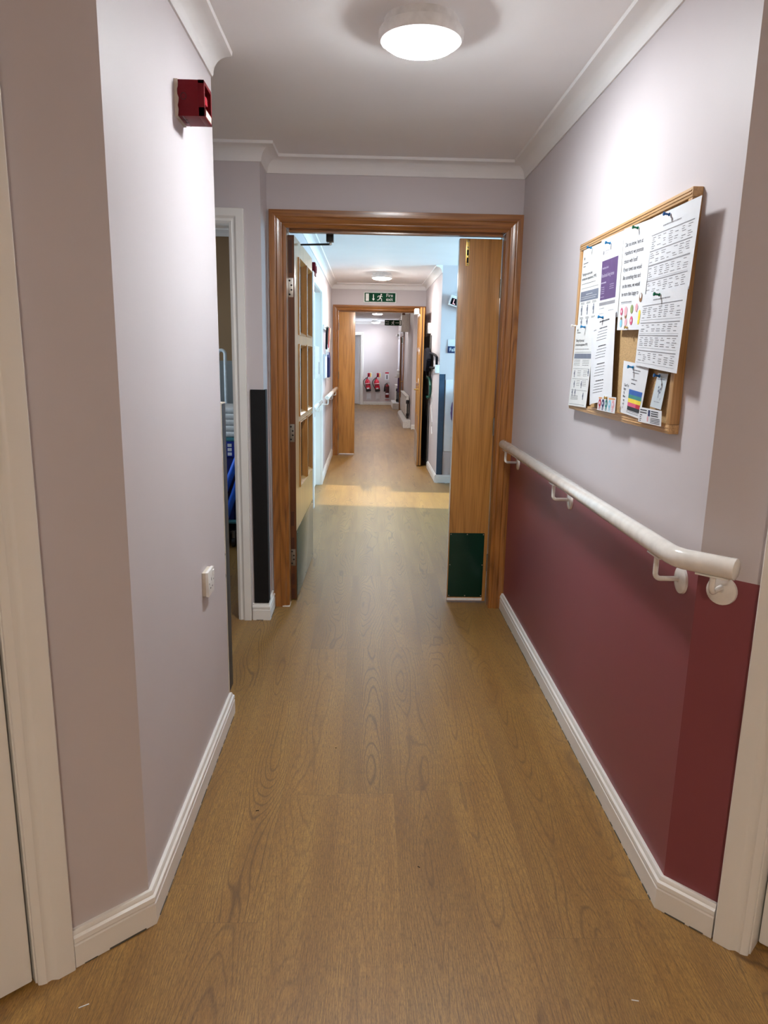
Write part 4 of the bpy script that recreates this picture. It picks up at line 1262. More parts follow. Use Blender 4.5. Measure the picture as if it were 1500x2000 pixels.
# G: folded white leaflet bulging off the board
pG = Paper([(2.549, 1.572), (2.311, 1.585), (2.281, 1.305), (2.504, 1.277)], PX - 0.005, lambda u, v: 0.004 + 0.016 * math.sin(PI * min(1, max(0, u))) * (0.25 + 0.75 * v)).sheet('folded_leaflet', 'paper', 'curling white printed sheet bulging from the lower left of the notice board', group=None)
b = MB()
pG.words(b, 0.42, 0.80, 0.085, 0.005); pG.words(b, 0.15, 0.28, 0.16, 0.002)
for v0 in (0.16, 0.36, 0.56, 0.75):
    pG.words(b, 0.44, 0.74, v0, 0.0034)
    for k in range(4): pG.words(b, 0.38 - 0.02 * k, 0.76 - 0.01 * k, v0 + 0.035 + k * 0.031, 0.0015)
done(pG, b, 'print', 'ink')
# H: sheet with a rainbow block
pH = Paper([(2.206, 1.430), (2.001, 1.416), (2.036, 1.269), (2.203, 1.276)], PX - 0.004, lambda u, v: 0.003).sheet('notice_sheet', 'paper', 'white sheet with a rainbow coloured table at the bottom of the notice board', group=None)
b = MB()
pH.words(b, 0.40, 0.72, 0.13, 0.0024); pH.words(b, 0.42, 0.68, 0.18, 0.002); pH.words(b, 0.40, 0.64, 0.315, 0.003); pH.words(b, 0.42, 0.60, 0.39, 0.003)
pH.text(b, 'I Can Try', 0.10, 0.475, 0.012)
for k, st in enumerate(('Large', 'fig', 'More', 'any', 'only', 'it')): pH.text(b, st, 0.10 + 0.02 * (k % 2), 0.545 + k * 0.072, 0.010)
for v in (0.92, 0.95): pH.words(b, 0.34, 0.9, v, 0.0014)
done(pH, b, 'print', 'ink')
vv = [0.505, 0.60, 0.675, 0.755, 0.83, 0.905]
for nm, cl_, k in (('blue_band', 'ink_blue', 0), ('teal_band', 'ink_teal', 1), ('yellow_band', 'ink_yellow', 2), ('pink_band', 'ink_pink', 3), ('black_band', 'black', 4)):
    b = MB(); pH.rect(b, 0.36, 0.93, vv[k], vv[k + 1], n=2); done(pH, b, nm, cl_)
b = MB(); pH.rect(b, 0.74, 0.93, vv[3], vv[4], off=0.0012, n=2); done(pH, b, 'red_cell', 'ink_red')
# I: blue-grey leaflet
pI = Paper([(1.958, 1.399), (1.890, 1.398), (1.906, 1.304), (1.982, 1.308)], PX + 0.006, lambda u, v: 0.004 + 0.004 * v).sheet('bookmark_leaflet', 'paper_blue', 'narrow blue-grey leaflet with a tree drawing at the lower right of the notice board', group=None)
b = MB()
pI.words(b, 0.1, 0.85, 0.17, 0.0022)
for u, v, r in ((0.62, 0.31, 0.05), (0.40, 0.40, 0.05), (0.62, 0.44, 0.06), (0.45, 0.50, 0.06), (0.60, 0.54, 0.05)): pI.disc(b, u, v, r)
pI.rect(b, 0.50, 0.54, 0.45, 0.70, n=1); pI.rect(b, 0.72, 0.75, 0.69, 0.75, n=1); pI.words(b, 0.25, 0.75, 0.82, 0.0014)
done(pI, b, 'print', 'ink_slate')
# J: small information card
pJ = Paper([(2.034, 1.303), (1.878, 1.303), (1.873, 1.263), (2.037, 1.262)], PX - 0.0075, lambda u, v: 0.003).sheet('information_card', 'paper', 'small white card in the bottom right corner of the notice board', group=None)
b = MB()
for v in (0.16, 0.33): pJ.line(b, 0.05, 0.36, v, 0.0032)
for v in (0.50, 0.63, 0.76, 0.88): pJ.line(b, 0.06, 0.12 + random.uniform(0, 0.08), v, 0.0022)
for v in (0.16, 0.30, 0.44): pJ.line(b, 0.55, 0.86, v, 0.0030)
for v in (0.60, 0.70, 0.80, 0.90): pJ.line(b, 0.54, 0.94, v, 0.0018)
done(pJ, b, 'print', 'ink')
b = MB(); pJ.rect(b, 0.42, 0.51, 0.10, 0.50, n=2); done(pJ, b, 'blue_mark', 'ink_navy')
b = MB(); pJ.disc(b, 0.42, 0.70, 0.03, 0.2); done(pJ, b, 'pink_mark', 'ink_rose')
# K: strip with five coloured emblems
pK = Paper([(2.372, 1.315), (2.199, 1.320), (2.200, 1.271), (2.372, 1.270)], PX - 0.021, lambda u, v: 0.002).sheet('picture_card', 'paper', 'small card with five coloured round pictures propped on the bottom rail of the notice board', group=None)
b = MB()
for u0, u1 in ((0.05, 0.24), (0.33, 0.5), (0.62, 0.96)): pK.line(b, u0, u1, 0.12, 0.004)
done(pK, b, 'heading', 'ink_orange')
for k, cl_ in enumerate(('ink_red', 'ink_navy', 'ink_teal', 'ink_sky', 'ink_rose')):
    b = MB(); pK.disc(b, 0.13 + k * 0.185, 0.47, 0.075); pK.line(b, 0.07 + k * 0.185, 0.18 + k * 0.185, 0.80, 0.0022); pK.line(b, 0.07 + k * 0.185, 0.16 + k * 0.185, 0.90, 0.0022)
    o = done(pK, b, 'round_picture', cl_)
b = MB()
for k in range(5): pK.disc(b, 0.13 + k * 0.185, 0.46, 0.028, off=0.0014)
done(pK, b, 'picture_centres', 'paper')


def pin(y, z, mat, label, x=PX - 0.004, hd=1.0, tilt=0.0):
    t = thing('push_pin', (x, y, z), label, 'push pin')
    ax = Vector((-1, tilt, 0.12)).normalized()
    MB().lathe([(0, 0.018 * hd), (0.0048, 0.0175 * hd), (0.0052, 0.015 * hd), (0.0030, 0.0125 * hd), (0.0026, 0.005 * hd), (0.0045, 0.0025 * hd), (0.0045, 0.001), (0, 0.001)], (x, y, z), ax, 16).build('head', mat, t)
    MB().tube([Vector((x, y, z)) + ax * 0.001, Vector((x, y, z)) - ax * 0.010], 0.0006, 6).build('needle', 'steel', t)


pin(2.777, 1.553, 'plastic_white', 'white push pin in the left edge of the notice board', BX + 0.001)
pin(2.634, 1.812, 'pin_blue', 'blue push pin at the top of the upper protective equipment guide')
pin(2.425, 1.797, 'pin_blue', 'blue push pin above the purple block sheet', PX - 0.006)
pin(2.178, 1.803, 'pin_green', 'green push pin at the top of the food choice sheet', PX - 0.008)
pin(1.945, 1.797, 'pin_navy', 'round blue push pin at the top of the upper menu', PX - 0.012)
pin(1.950, 1.600, 'pin_green', 'dark green push pin at the top of the lower menu', PX - 0.016)
pin(2.415, 1.566, 'pin_blue', 'blue push pin at the top of the curling white sheet', PX - 0.014)
pin(2.640, 1.544, 'pin_blue', 'blue push pin at the top of the lower protective equipment guide')
pin(2.118, 1.411, 'pin_blue', 'blue push pin at the top of the rainbow table sheet', PX - 0.008)
pin(1.933, 1.391, 'pin_navy', 'blue push pin on the narrow blue-grey leaflet', PX - 0.002)
pin(2.192, 1.526, 'brass', 'small brass pin at the bottom of the food choice sheet', PX - 0.010, 0.5)
pin(2.283, 1.314, 'brass', 'small brass pin on the five-picture card', PX - 0.024, 0.5)


# ------------------------------------------------------------------ signs
def running_man(b, o, ux, uz, s, n, lift=0.001):
    o, ux, uz, n = Vector(o), Vector(ux), Vector(uz), Vector(n)
    def P(x, z): return o + ux * (x * s) + uz * (z * s) + n * lift
    def bar(x0, z0, x1, z1, w):
        d = Vector((x1 - x0, z1 - z0)); d.normalize(); p = Vector((-d.y, d.x)) * w / 2
        b.face([P(x0 + p.x, z0 + p.y), P(x0 - p.x, z0 - p.y), P(x1 - p.x, z1 - p.y), P(x1 + p.x, z1 + p.y)])
    b.face([P(0.12 + 0.11 * math.cos(2 * PI * k / 14), 0.88 + 0.11 * math.sin(2 * PI * k / 14)) for k in range(14)])
    bar(0.05, 0.74, -0.06, 0.40, 0.20); bar(0.05, 0.72, 0.30, 0.58, 0.09); bar(0.0, 0.70, -0.32, 0.66, 0.09); bar(-0.32, 0.66, -0.38, 0.50, 0.08)
    bar(-0.04, 0.42, 0.20, 0.24, 0.12); bar(0.20, 0.24, 0.14, 0.0, 0.10); bar(0.12, 0.02, 0.26, 0.0, 0.07); bar(-0.06, 0.42, -0.20, 0.16, 0.12); bar(-0.18, 0.18, -0.46, 0.12, 0.09)


t = thing('fire_exit_sign', (0.16, YF, 2.235), 'green fire exit sign in a white border over the far fire doors', 'sign')
SY = YF - 0.022
MB().box(-0.068, 0.388, SY, YF, 2.160, 2.303, 0.003).build('border_plate', 'sign_white', t)
sf = MB().box(-0.055, 0.375, SY - 0.002, SY - 0.0002, 2.171, 2.292).build('green_panel', 'sign_green', t)
b = MB()
b.text('Fire', 0.062, (0.245, SY - 0.002, 2.240), (1, 0, 0), (0, 0, 1), (0, -1, 0), 0.001); b.text('exit', 0.062, (0.245, SY - 0.002, 2.188), (1, 0, 0), (0, 0, 1), (0, -1, 0), 0.001)
b.build('lettering', 'sign_white', sf, recalc=False, smooth=False)
b = MB(); running_man(b, (0.165, SY - 0.002, 2.182), (1, 0, 0), (0, 0, 1), 0.10, (0, -1, 0)); b.build('running_figure', 'sign_white', sf, recalc=False, smooth=False)
b = MB(); b.box(-0.040, 0.005, SY - 0.0035, SY - 0.0018, 2.183, 2.280); b.build('door_symbol', 'sign_white', sf)
b = MB(); b.box(0.062, 0.074, SY - 0.0035, SY - 0.0018, 2.205, 2.272); b.prism([(0.048, SY - 0.0035, 2.212), (0.088, SY - 0.0035, 2.212), (0.068, SY - 0.0035, 2.186)], (0, 0.0017, 0)); b.build('arrow', 'sign_white', sf)

t = thing('fire_exit_sign', (0.55, 16.0, 2.13), 'small dark green fire exit sign projecting beyond the far doors', 'sign')
MB().box(0.355, 0.715, 16.0, 16.012, 2.078, 2.192).build('green_panel', 'sign_dark_green', t)
b = MB(); b.text('Fire', 0.046, (0.375, 16.0, 2.142), (1, 0, 0), (0, 0, 1), (0, -1, 0), 0.002); b.text('exit', 0.046, (0.375, 16.0, 2.098), (1, 0, 0), (0, 0, 1), (0, -1, 0), 0.002); b.build('lettering', 'sign_white', t, recalc=False, smooth=False)
b = MB(); running_man(b, (0.535, 16.0, 2.092), (1, 0, 0), (0, 0, 1), 0.085, (0, -1, 0), 0.002); b.build('running_figure', 'sign_white', t, recalc=False, smooth=False)
b = MB(); b.box(0.585, 0.645, 15.998, 15.9995, 2.132, 2.140); b.prism([(0.642, 15.998, 2.146), (0.642, 15.998, 2.126), (0.66, 15.998, 2.136)], (0, 0.0015, 0)); b.build('arrow', 'sign_white', t)
MB().box(0.672, 0.705, 15.998, 15.9995, 2.092, 2.178).build('door_symbol', 'sign_white', t)
t = thing('service_box', (0.80, 16.1, 2.15), 'white boxed casing on the far right wall behind the small exit sign', 'box')
MB().box(0.716, X3, 16.0, 16.35, 1.955, 2.33, 0.006).build('casing', 'plastic_white', t)
MB().box(0.725, 0.79, 15.985, 16.05, 2.30, 2.40, 0.004).build('bracket', 'oak_brown', t)

t = thing('room_sign', (1.0, YC, 1.51), 'dark blue sign with white lettering on the lounge wall', 'sign')
MB().box(0.893, 1.18, YC - 0.012, YC, 1.478, 1.550, 0.002).build('plate', 'navy_sign', t)
b = MB(); b.text('Falla', 0.056, (0.912, YC - 0.012, 1.496), (1, 0, 0), (0, 0, 1), (0, -1, 0), 0.001, sx=0.85); b.build('lettering', 'sign_white', t, recalc=False, smooth=False)
t = tag(MB().box(0.893, 1.18, YC - 0.006, YC, 1.553, 1.625, 0.001).build('name_plate', 'paper'), 'blank pale plate directly above the dark blue sign', 'plate')
t = tag(MB().box(0.886, 2.2, YC - 0.010, YC, 0.370, 1.182, 0.003).build('wall_panel', 'paper'), 'white protective wall panel on the lounge wall below the sign', 'panel')

# call display, hung at a tilt
t = thing('call_display', (0.985, YC, 2.02), 'white tilted call display with a black screen and red characters', 'display', rot=(0, math.radians(17), 0))
MB().box(0.985 - 0.10, 0.985 + 0.16, YC - 0.085, YC - 0.012, 1.965, 2.075, 0.008).build('housing', 'plastic_white', t)
sc = MB().box(0.985 - 0.083, 0.985 + 0.145, YC - 0.088, YC - 0.0845, 1.978, 2.045, 0.001).build('screen', 'display_black', t)
b = MB()
ys = YC - 0.0892
b.box(0.928, 0.934, ys, ys + 0.001, 1.988, 2.036); b.box(0.928, 0.955, ys, ys + 0.001, 1.986, 1.992); b.box(0.970, 0.998, ys, ys + 0.001, 2.030, 2.036); b.box(0.992, 0.998, ys, ys + 0.001, 1.988, 2.036)
b.build('red_characters', 'led_red', sc)
MB().tube([(0.985, YC - 0.05, 2.07), (0.985, YC - 0.03, 2.13), (0.985, YC, 2.14)], 0.006).build('hanger', 'dull_steel', t)

# armchair on the lounge side, mostly hidden by the narrow leaf
t = thing('armchair', (1.36, 7.93, 0), 'purple upholstered armchair partly hidden behind the narrow oak leaf', 'armchair')
ac = 1.362
MB().box(ac - 0.30, ac + 0.30, 7.58, 8.16, 0.33, 0.47, 0.04, 3).build('seat', 'purple_cloth', t)
b = MB()
for k in range(1): b.prism([(ac - 0.28, 8.10, 0.46), (ac - 0.34, 8.10, 0.58), (ac - 0.405, 8.10, 0.72), (ac - 0.42, 8.10, 0.84), (ac - 0.40, 8.10, 0.95), (ac - 0.35, 8.10, 1.04), (ac - 0.25, 8.10, 1.09), (ac + 0.25, 8.10, 1.09), (ac + 0.35, 8.10, 1.04), (ac + 0.42, 8.10, 0.84), (ac + 0.28, 8.10, 0.46)], (0, 0.13, 0), 0.025)
b.build('backrest', 'purple_cloth', t)
for s in (-1, 1):
    MB().tube([(ac + s * 0.385, 8.11, 0.545), (ac + s * 0.40, 7.88, 0.56), (ac + s * 0.385, 7.60, 0.55)], [0.026, 0.030, 0.033], 16).build('arm', 'mauve_wood', t)
    MB().tube([(ac + s * 0.34, 7.63, 0.0), (ac + s * 0.36, 7.63, 0.53)], [0.018, 0.022]).build('leg', 'mauve_wood', t)
    MB().tube([(ac + s * 0.33, 8.13, 0.0), (ac + s * 0.34, 8.13, 0.53)], [0.018, 0.022]).build('leg', 'mauve_wood', t)

# ------------------------------------------------------------------ right wall between pier and far doors
t = thing('panel_and_shadow', (XR2, 9.95, 0), 'dark grey sheet for the wall panel and painted shadow behind the far open leaf', 'wall covering')  # dark colour gives both the wall panel and the shadow of the leaf
b = MB(); pr = [(XR2 - 0.002, 9.38)]
for k in range(25): pr.append((XR2 - 0.012 - 0.006 * math.sin(k * 1.1), 9.38 + 1.08 * k / 24))
pr.append((XR2 - 0.002, 10.46))
b.prism([(x, y, 0.02) for x, y in pr], (0, 0, 1.68)); b.build('sheet', 'curtain_grey', t)
t = thing('hold_open_unit', (XR2, 9.6, 1.79), 'small white hold-open unit on the wall beside the far open leaf', 'door holder')
MB().box(XR2 - 0.045, XR2 - 0.0005, 9.56, 9.78, 1.725, 1.86, 0.006).build('housing', 'plastic_white', t)
MB().lathe([(0, 0.01), (0.025, 0.008), (0.028, 0)], (XR2 - 0.045, 9.67, 1.80), (-1, 0, 0), 18).build('magnet', 'steel', t)
MB().box(XR2 - 0.048, XR2 - 0.044, 9.60, 9.64, 1.74, 1.765).build('release_button', 'dull_steel', t)
t = thing('hanging_pouch', (XR2 - 0.05, 9.4, 1.4), 'black padded pouch with a loop handle hanging on the wall before the far doors', 'pouch')
b = MB(); b.prism([(XR2 - 0.028, 9.06, 1.31), (XR2 - 0.028, 9.02, 1.40), (XR2 - 0.028, 9.10, 1.50), (XR2 - 0.028, 9.25, 1.545), (XR2 - 0.028, 9.62, 1.53), (XR2 - 0.028, 9.78, 1.45), (XR2 - 0.028, 9.70, 1.30), (XR2 - 0.028, 9.35, 1.245), (XR2 - 0.028, 9.15, 1.25)], (-0.06, 0, 0), 0.012)
b.build('pouch_body', 'strap_black', t)
MB().tube([(XR2 - 0.04, 9.08, 1.475), (XR2 - 0.03, 8.75, 1.465), (XR2 - 0.03, 8.42, 1.445), (XR2 - 0.03, 8.33, 1.43), (XR2 - 0.03, 8.31, 1.345), (XR2 - 0.03, 8.46, 1.31), (XR2 - 0.03, 8.8, 1.30), (XR2 - 0.04, 9.10, 1.305)], 0.014, 10).build('loop_handle', 'strap_black', t)
MB().tube([(XR2 - 0.07, 9.3, 1.25), (XR2 - 0.065, 9.28, 1.215), (XR2 - 0.06, 9.3, 1.20)], 0.006, 8).build('cord', 'strap_black', t)
t = thing('looped_strap', (XR2 - 0.04, 9.4, 1.05), 'green loop strap hanging below the black pouch', 'strap')
MB().tube([(XR2 - 0.022, 9.72, 1.155), (XR2 - 0.022, 9.45, 1.175), (XR2 - 0.022, 9.22, 1.15), (XR2 - 0.022, 9.13, 1.08), (XR2 - 0.022, 9.13, 0.98), (XR2 - 0.022, 9.22, 0.935), (XR2 - 0.022, 9.5, 0.912), (XR2 - 0.022, 9.72, 0.925)], 0.017, 12).build('loop', 'strap_green', t)
MB().tube([(XR2 - 0.001, 9.45, 1.19), (XR2 - 0.045, 9.45, 1.185), (XR2 - 0.05, 9.45, 1.195)], 0.005, 8).build('hook', 'steel', t)
tag(MB().tube([(XR2 - 0.005, 9.04, 1.0), (XR2 - 0.006, 9.05, 0.82), (XR2 - 0.006, 9.0, 0.70), (XR2 - 0.006, 8.95, 0.64), (XR2 - 0.006, 9.0, 0.585), (XR2 - 0.006, 8.92, 0.50)], 0.005, 8).build('loose_cable', 'plastic_white'), 'thin white cable trailing down the wall beside the pier', 'cable')

# ------------------------------------------------------------------ left wall of the second stretch
t = thing('dispenser', (XL2 - RD, 7.3, 1.36), 'white dispenser box with a dark slot inside the left recess', 'dispenser')
MB().box(XL2 - RD, XL2 + 0.02, 6.95, 7.55, 1.205, 1.515, 0.012).build('housing', 'plastic_white', t)
MB().box(XL2 + 0.0195, XL2 + 0.0215, 7.46, 7.52, 1.24, 1.36).build('slot', 'ink_slate', t)
t = thing('coat_hook_rack', (XL2, 8.7, 1.74), 'white hook rack on the left wall hung with lanyards', 'rack')
MB().box(XL2, XL2 + 0.022, 8.36, 9.10, 1.715, 1.765, 0.003).build('board', 'plastic_white', t)
for k in range(4):
    y_ = 8.44 + k * 0.19
    MB().tube([(XL2 + 0.022, y_, 1.735), (XL2 + 0.05, y_, 1.73), (XL2 + 0.055, y_, 1.75)], 0.005, 8).build('hook', 'steel', t)
for k, (y_, m_, zb, lab) in enumerate(((8.46, 'strap_black', 1.50, 'black'), (8.66, 'ink_brown', 1.56, 'brown'), (8.80, 'ink_red', 1.52, 'red'), (9.02, 'skin_beige', 1.60, 'tan'))):
    t = thing('lanyard', (XL2 + 0.05, y_, 1.73), lab + ' lanyard hanging from the white hook rack', 'lanyard')
    MB().tube([(XL2 + 0.052, y_ - 0.01, 1.742), (XL2 + 0.045, y_ - 0.045, 1.66), (XL2 + 0.04, y_ - 0.02, zb), (XL2 + 0.04, y_ + 0.02, zb), (XL2 + 0.045, y_ + 0.045, 1.66), (XL2 + 0.052, y_ + 0.01, 1.742)], 0.011, 8).build('strap', m_, t)
    MB().box(XL2 + 0.034, XL2 + 0.044, y_ - 0.035, y_ + 0.035, zb - 0.085, zb - 0.005, 0.003).build('card_holder', 'paper', t)
t = thing('hanging_folder', (XL2, 8.8, 1.3), 'navy bag with a white sheet hanging below the lanyards', 'bag')
b = MB(); b.prism([(XL2 + 0.004, 8.86, 1.165), (XL2 + 0.004, 8.86, 1.40), (XL2 + 0.004, 8.95, 1.47), (XL2 + 0.004, 9.12, 1.40), (XL2 + 0.004, 9.12, 1.165)], (0.05, 0, 0), 0.006); b.build('bag_body', 'strap_navy', t)
MB().box(XL2 + 0.004, XL2 + 0.03, 8.42, 8.78, 1.17, 1.44, 0.002).build('white_sheet', 'paper', t)
t = thing('light_switch', (XL2, 9.5, 1.16), 'small white light switch on the left wall before the far doors', 'switch')
MB().box(XL2, XL2 + 0.01, 9.5, 9.586, 1.115, 1.20, 0.002).build('plate', 'plastic_white', t)
MB().box(XL2 + 0.01, XL2 + 0.014, 9.53, 9.556, 1.14, 1.175, 0.001).build('rocker', 'plastic_white', t)


# ------------------------------------------------------------------ end wall: extinguishers and signs
def extinguisher(x, label, small=False):
    y = YEND - 0.10
    t = thing('fire_extinguisher', (x, y, 0.58), label, 'fire extinguisher', rot=(0, math.radians(-7) if not small else 0, 0))
    if not small:
        MB().lathe([(0, -0.125), (0.072, -0.125), (0.076, -0.115), (0.076, 0.10), (0.066, 0.135), (0.040, 0.165), (0.024, 0.175), (0.024, 0.19), (0, 0.19)], (x, y, 0.58), seg=28).build('cylinder', 'red_bright', t)
        MB().lathe([(0, -0.185), (0.070, -0.185), (0.078, -0.17), (0.078, -0.112), (0, -0.112)], (x, y, 0.58), seg=28).build('foot_ring', 'black', t)
        MB().lathe([(0.0768, -0.01), (0.0768, 0.035)], (x, y, 0.58), seg=28).build('label_panel', 'red_deep', t)
        MB().lathe([(0.0768, 0.045), (0.0768, 0.058)], (x, y, 0.58), seg=28).build('type_band', 'sign_white', t)
        MB().box(x - 0.042, x + 0.030, y - 0.079, y - 0.074, 0.475, 0.51).build('service_label', 'paper', t)
        b = MB(); b.tube([(x, y, 0.765), (x, y, 0.80)], 0.014); b.box(x - 0.06, x + 0.02, y - 0.011, y + 0.011, 0.79, 0.803); b.tube([(x - 0.01, y, 0.80), (x + 0.05, y, 0.85)], 0.010)
        b.build('valve_lever', 'red_dark', t)
        MB().tube([(x - 0.02, y - 0.01, 0.775), (x - 0.075, y - 0.02, 0.765), (x - 0.12, y - 0.03, 0.71), (x - 0.125, y - 0.03, 0.64), (x - 0.10, y - 0.04, 0.56), (x - 0.07, y - 0.06, 0.49), (x - 0.055, y - 0.06, 0.45)], 0.011, 10).build('hose', 'black', t)
    else:
        MB().lathe([(0, -0.36), (0.052, -0.36), (0.058, -0.35), (0.058, -0.02), (0.048, 0.01), (0.022, 0.03), (0.022, 0.05), (0, 0.05)], (x, y, 0.58), seg=24).build('cylinder', 'red_deep', t)
        MB().lathe([(0.0588, -0.22), (0.0588, -0.03)], (x, y, 0.58), seg=24).build('label_panel', 'red_dark', t)
        MB().box(x - 0.045, x + 0.045, y - 0.061, y - 0.055, 0.315, 0.36).build('service_label', 'paper', t)
        b = MB(); b.tube([(x, y, 0.62), (x, y, 0.66)], 0.014); b.box(x - 0.02, x + 0.07, y - 0.01, y + 0.01, 0.648, 0.66); b.build('valve_lever', 'dull_steel', t)
        MB().tube([(x - 0.02, y, 0.64), (x - 0.07, y - 0.01, 0.60), (x - 0.082, y - 0.015, 0.50), (x - 0.08, y - 0.02, 0.40)], [0.010, 0.012, 0.02, 0.026], 10).build('horn_hose', 'black', t)
    MB().box(x - 0.03, x + 0.03, y + 0.05 if small else y + 0.074, YEND, 0.50, 0.60).build('wall_hook', 'dull_steel', t)
    return t


extinguisher(0.015, 'red fire extinguisher with a black hose nearest the white end doorway')
extinguisher(0.285, 'red fire extinguisher with a black hose, middle one of three on the end wall')
extinguisher(0.590, 'slim dark red fire extinguisher at the right of the end wall', True)


def wall_notice(x, z, w, h, label, bands):
    t = thing('safety_notice', (x, YEND, z), label, 'sign')
    MB().box(x - w / 2, x + w / 2, YEND - 0.004, YEND, z - h / 2, z + h / 2).build('panel', 'paper', t)
    for (nm, m_, a, c, d, e) in bands: MB().box(x + a * w, x + c * w, YEND - 0.006, YEND - 0.0038, z + d * h, z + e * h).build(nm, m_, t)


RB = [('red_block', 'ink_red', -0.40, 0.12, -0.40, 0.40), ('yellow_block', 'ink_yellow', 0.16, 0.34, -0.40, 0.40), ('flame_symbol', 'paper', -0.25, -0.05, -0.2, 0.2)]
for x, lab in ((0.06, 'above the left extinguisher'), (0.33, 'above the middle extinguisher')):
    wall_notice(x, 0.875, 0.15, 0.15, 'small red and yellow notice ' + lab, RB)
for x, lab in ((0.045, 'below the left extinguisher'), (0.32, 'below the middle extinguisher')):
    wall_notice(x, 0.25, 0.13, 0.20, 'small pale instruction card ' + lab, [('print', 'ink_soft', -0.4, 0.4, -0.42, -0.38)])
wall_notice(0.578, 0.855, 0.125, 0.24, 'tall red and white notice above the slim extinguisher', [('red_block', 'ink_red', -0.45, 0.45, 0.28, 0.46), ('symbol', 'ink', -0.12, 0.12, -0.38, 0.12)])
wall_notice(0.595, 0.185, 0.135, 0.08, 'red-edged card below the slim extinguisher', [('red_edge', 'ink_red', -0.48, 0.48, -0.5, -0.3)])

# ------------------------------------------------------------------ far right wall fittings
def radiator(y0, y1, z0, z1, x, label, n):
    t = thing('radiator', (x, (y0 + y1) / 2, z0), label, 'radiator')
    b = MB(); b.box(x - 0.05, x, y0, y1, z0, z1, 0.006)
    for k in range(n): yy = y0 + (y1 - y0) * (k + 0.5) / n; b.box(x - 0.056, x - 0.049, yy - 0.03, yy + 0.03, z0 + 0.02, z1 - 0.02, 0.003)
    b.build('panel', 'radiator_white', t)
    MB().box(x - 0.07, x + 0.005, y0 - 0.01, y1 + 0.01, z1, z1 + 0.015, 0.003).build('top_grille', 'radiator_white', t)
    MB().tube([(x - 0.03, y0 - 0.06, 0.175), (x - 0.03, y0 - 0.06, z1 - 0.10), (x - 0.03, y0 + 0.02, z1 - 0.10)], 0.014).build('pipe', 'black', t)
    MB().lathe([(0, 0.06), (0.03, 0.05), (0.032, -0.02), (0, -0.02)], (x - 0.03, y0 - 0.06, z1 - 0.12), seg=16).build('valve', 'black', t)
    MB().lathe([(0, 0.05), (0.026, 0.04), (0.028, -0.02), (0, -0.02)], (x - 0.03, y0 - 0.06, z0 + 0.04), seg=16).build('valve', 'black', t)
    MB().box(x - 0.005, X3 - 0.001, y0 + 0.2, y0 + 0.26, z1 - 0.1, z1 - 0.05).build('wall_bracket', 'radiator_white', t)
    return t


radiator(15.05, 17.4, 0.20, 0.62, 0.86, 'white radiator on the right wall beyond the far doors, the nearer of two', 24)
radiator(20.45, 21.4, 0.18, 0.62, 0.86, 'small white radiator under the end window, the farther of two', 9)
t = thing('pipe_boxing', (0.80, 16, 0), 'white boxed pipe cover below the nearer radiator', 'pipe cover')
b = MB(); b.prism([(0.735, 14.7, 0), (X3, 14.7, 0), (X3, 14.7, 0.16), (0.77, 14.7, 0.16), (0.735, 14.7, 0.12)], (0, 2.8, 0), 0.006); b.build('cover', 'radiator_white', t)
t = thing('pipe_boxing', (0.80, 21, 0), 'white boxed pipe cover below the end window radiator', 'pipe cover')
b = MB(); b.prism([(0.70, 19.95, 0), (X3, 19.95, 0), (X3, 19.95, 0.17), (0.70, 19.95, 0.17)], (0, 1.5, 0), 0.006); b.build('cover', 'radiator_white', t)
t = thing('wall_lamp', (X3, 20.1, 1.95), 'white bracket lamp high on the far right wall', 'wall lamp')
MB().tube([(X3, 20.2, 1.90), (X3 - 0.06, 20.2, 1.90), (X3 - 0.075, 20.2, 1.97)], 0.012).build('bracket', 'plastic_white', t)
MB().lathe([(0, 0.03), (0.03, 0.02), (0.055, -0.03), (0.045, -0.03), (0.02, 0.01), (0, 0.01)], (X3 - 0.075, 20.2, 2.0), seg=20).build('shade', 'plastic_white', t)
t = thing('exit_disc', (X3, 18.6, 1.85), 'green round push-to-exit notice on the far brown door', 'sign')
MB().box(X3 - 0.03, X3 + 0.014, 18.30, 18.75, 1.745, 1.90, 0.006).build('plate', 'sign_white', t)
MB().box(X3 - 0.034, X3 - 0.0295, 18.33, 18.72, 1.76, 1.885, 0.002).build('green_face', 'sign_green', t)
t = thing('shelf_unit', (X3, 20.2, 0.9), 'small white wall shelf under the end window', 'shelf')
MB().box(X3 - 0.13, X3, 20.0, 20.3, 0.86, 0.90, 0.004).build('shelf_board', 'plastic_white', t)
MB().box(X3 - 0.09, X3 - 0.02, 20.05, 20.25, 0.90, 0.985, 0.004).build('box', 'plastic_white', t)
tag(MB().box(X3 - 0.05, X3 - 0.001, 20.06, 20.28, 0.46, 0.85, 0.01).build('hanging_cloth', 'purple_cloth'), 'purple cloth hanging below the small white wall shelf', 'cloth')

# ------------------------------------------------------------------ store room contents
t = thing('laundry_trolley', (-1.25, 5.45, 0), 'blue laundry trolley in the store doorway with a dark blue bag', 'laundry trolley')
TX0, TX1, TY0, TY1 = -1.62, -0.965, 5.30, 5.85
b = MB(); b.box(TX0, TX1, TY0, TY1, 0.40, 0.70, 0.03); b.prism([(TX0 + 0.03, TY0 + 0.03, 0.40), (TX1 - 0.03, TY0 + 0.03, 0.40), (TX1 - 0.03, TY1 - 0.03, 0.40), (TX0 + 0.03, TY1 - 0.03, 0.40)], (0, 0, -0.22)); b.build('laundry_bag', 'bag_blue', t)
bs = MB()
bs.box(TX0 - 0.01, TX1 + 0.01, TY0 - 0.01, TY0 + 0.005, 0.685, 0.80, 0.002); bs.box(TX0 - 0.01, TX1 + 0.01, TY1 - 0.005, TY1 + 0.01, 0.685, 0.80, 0.002)
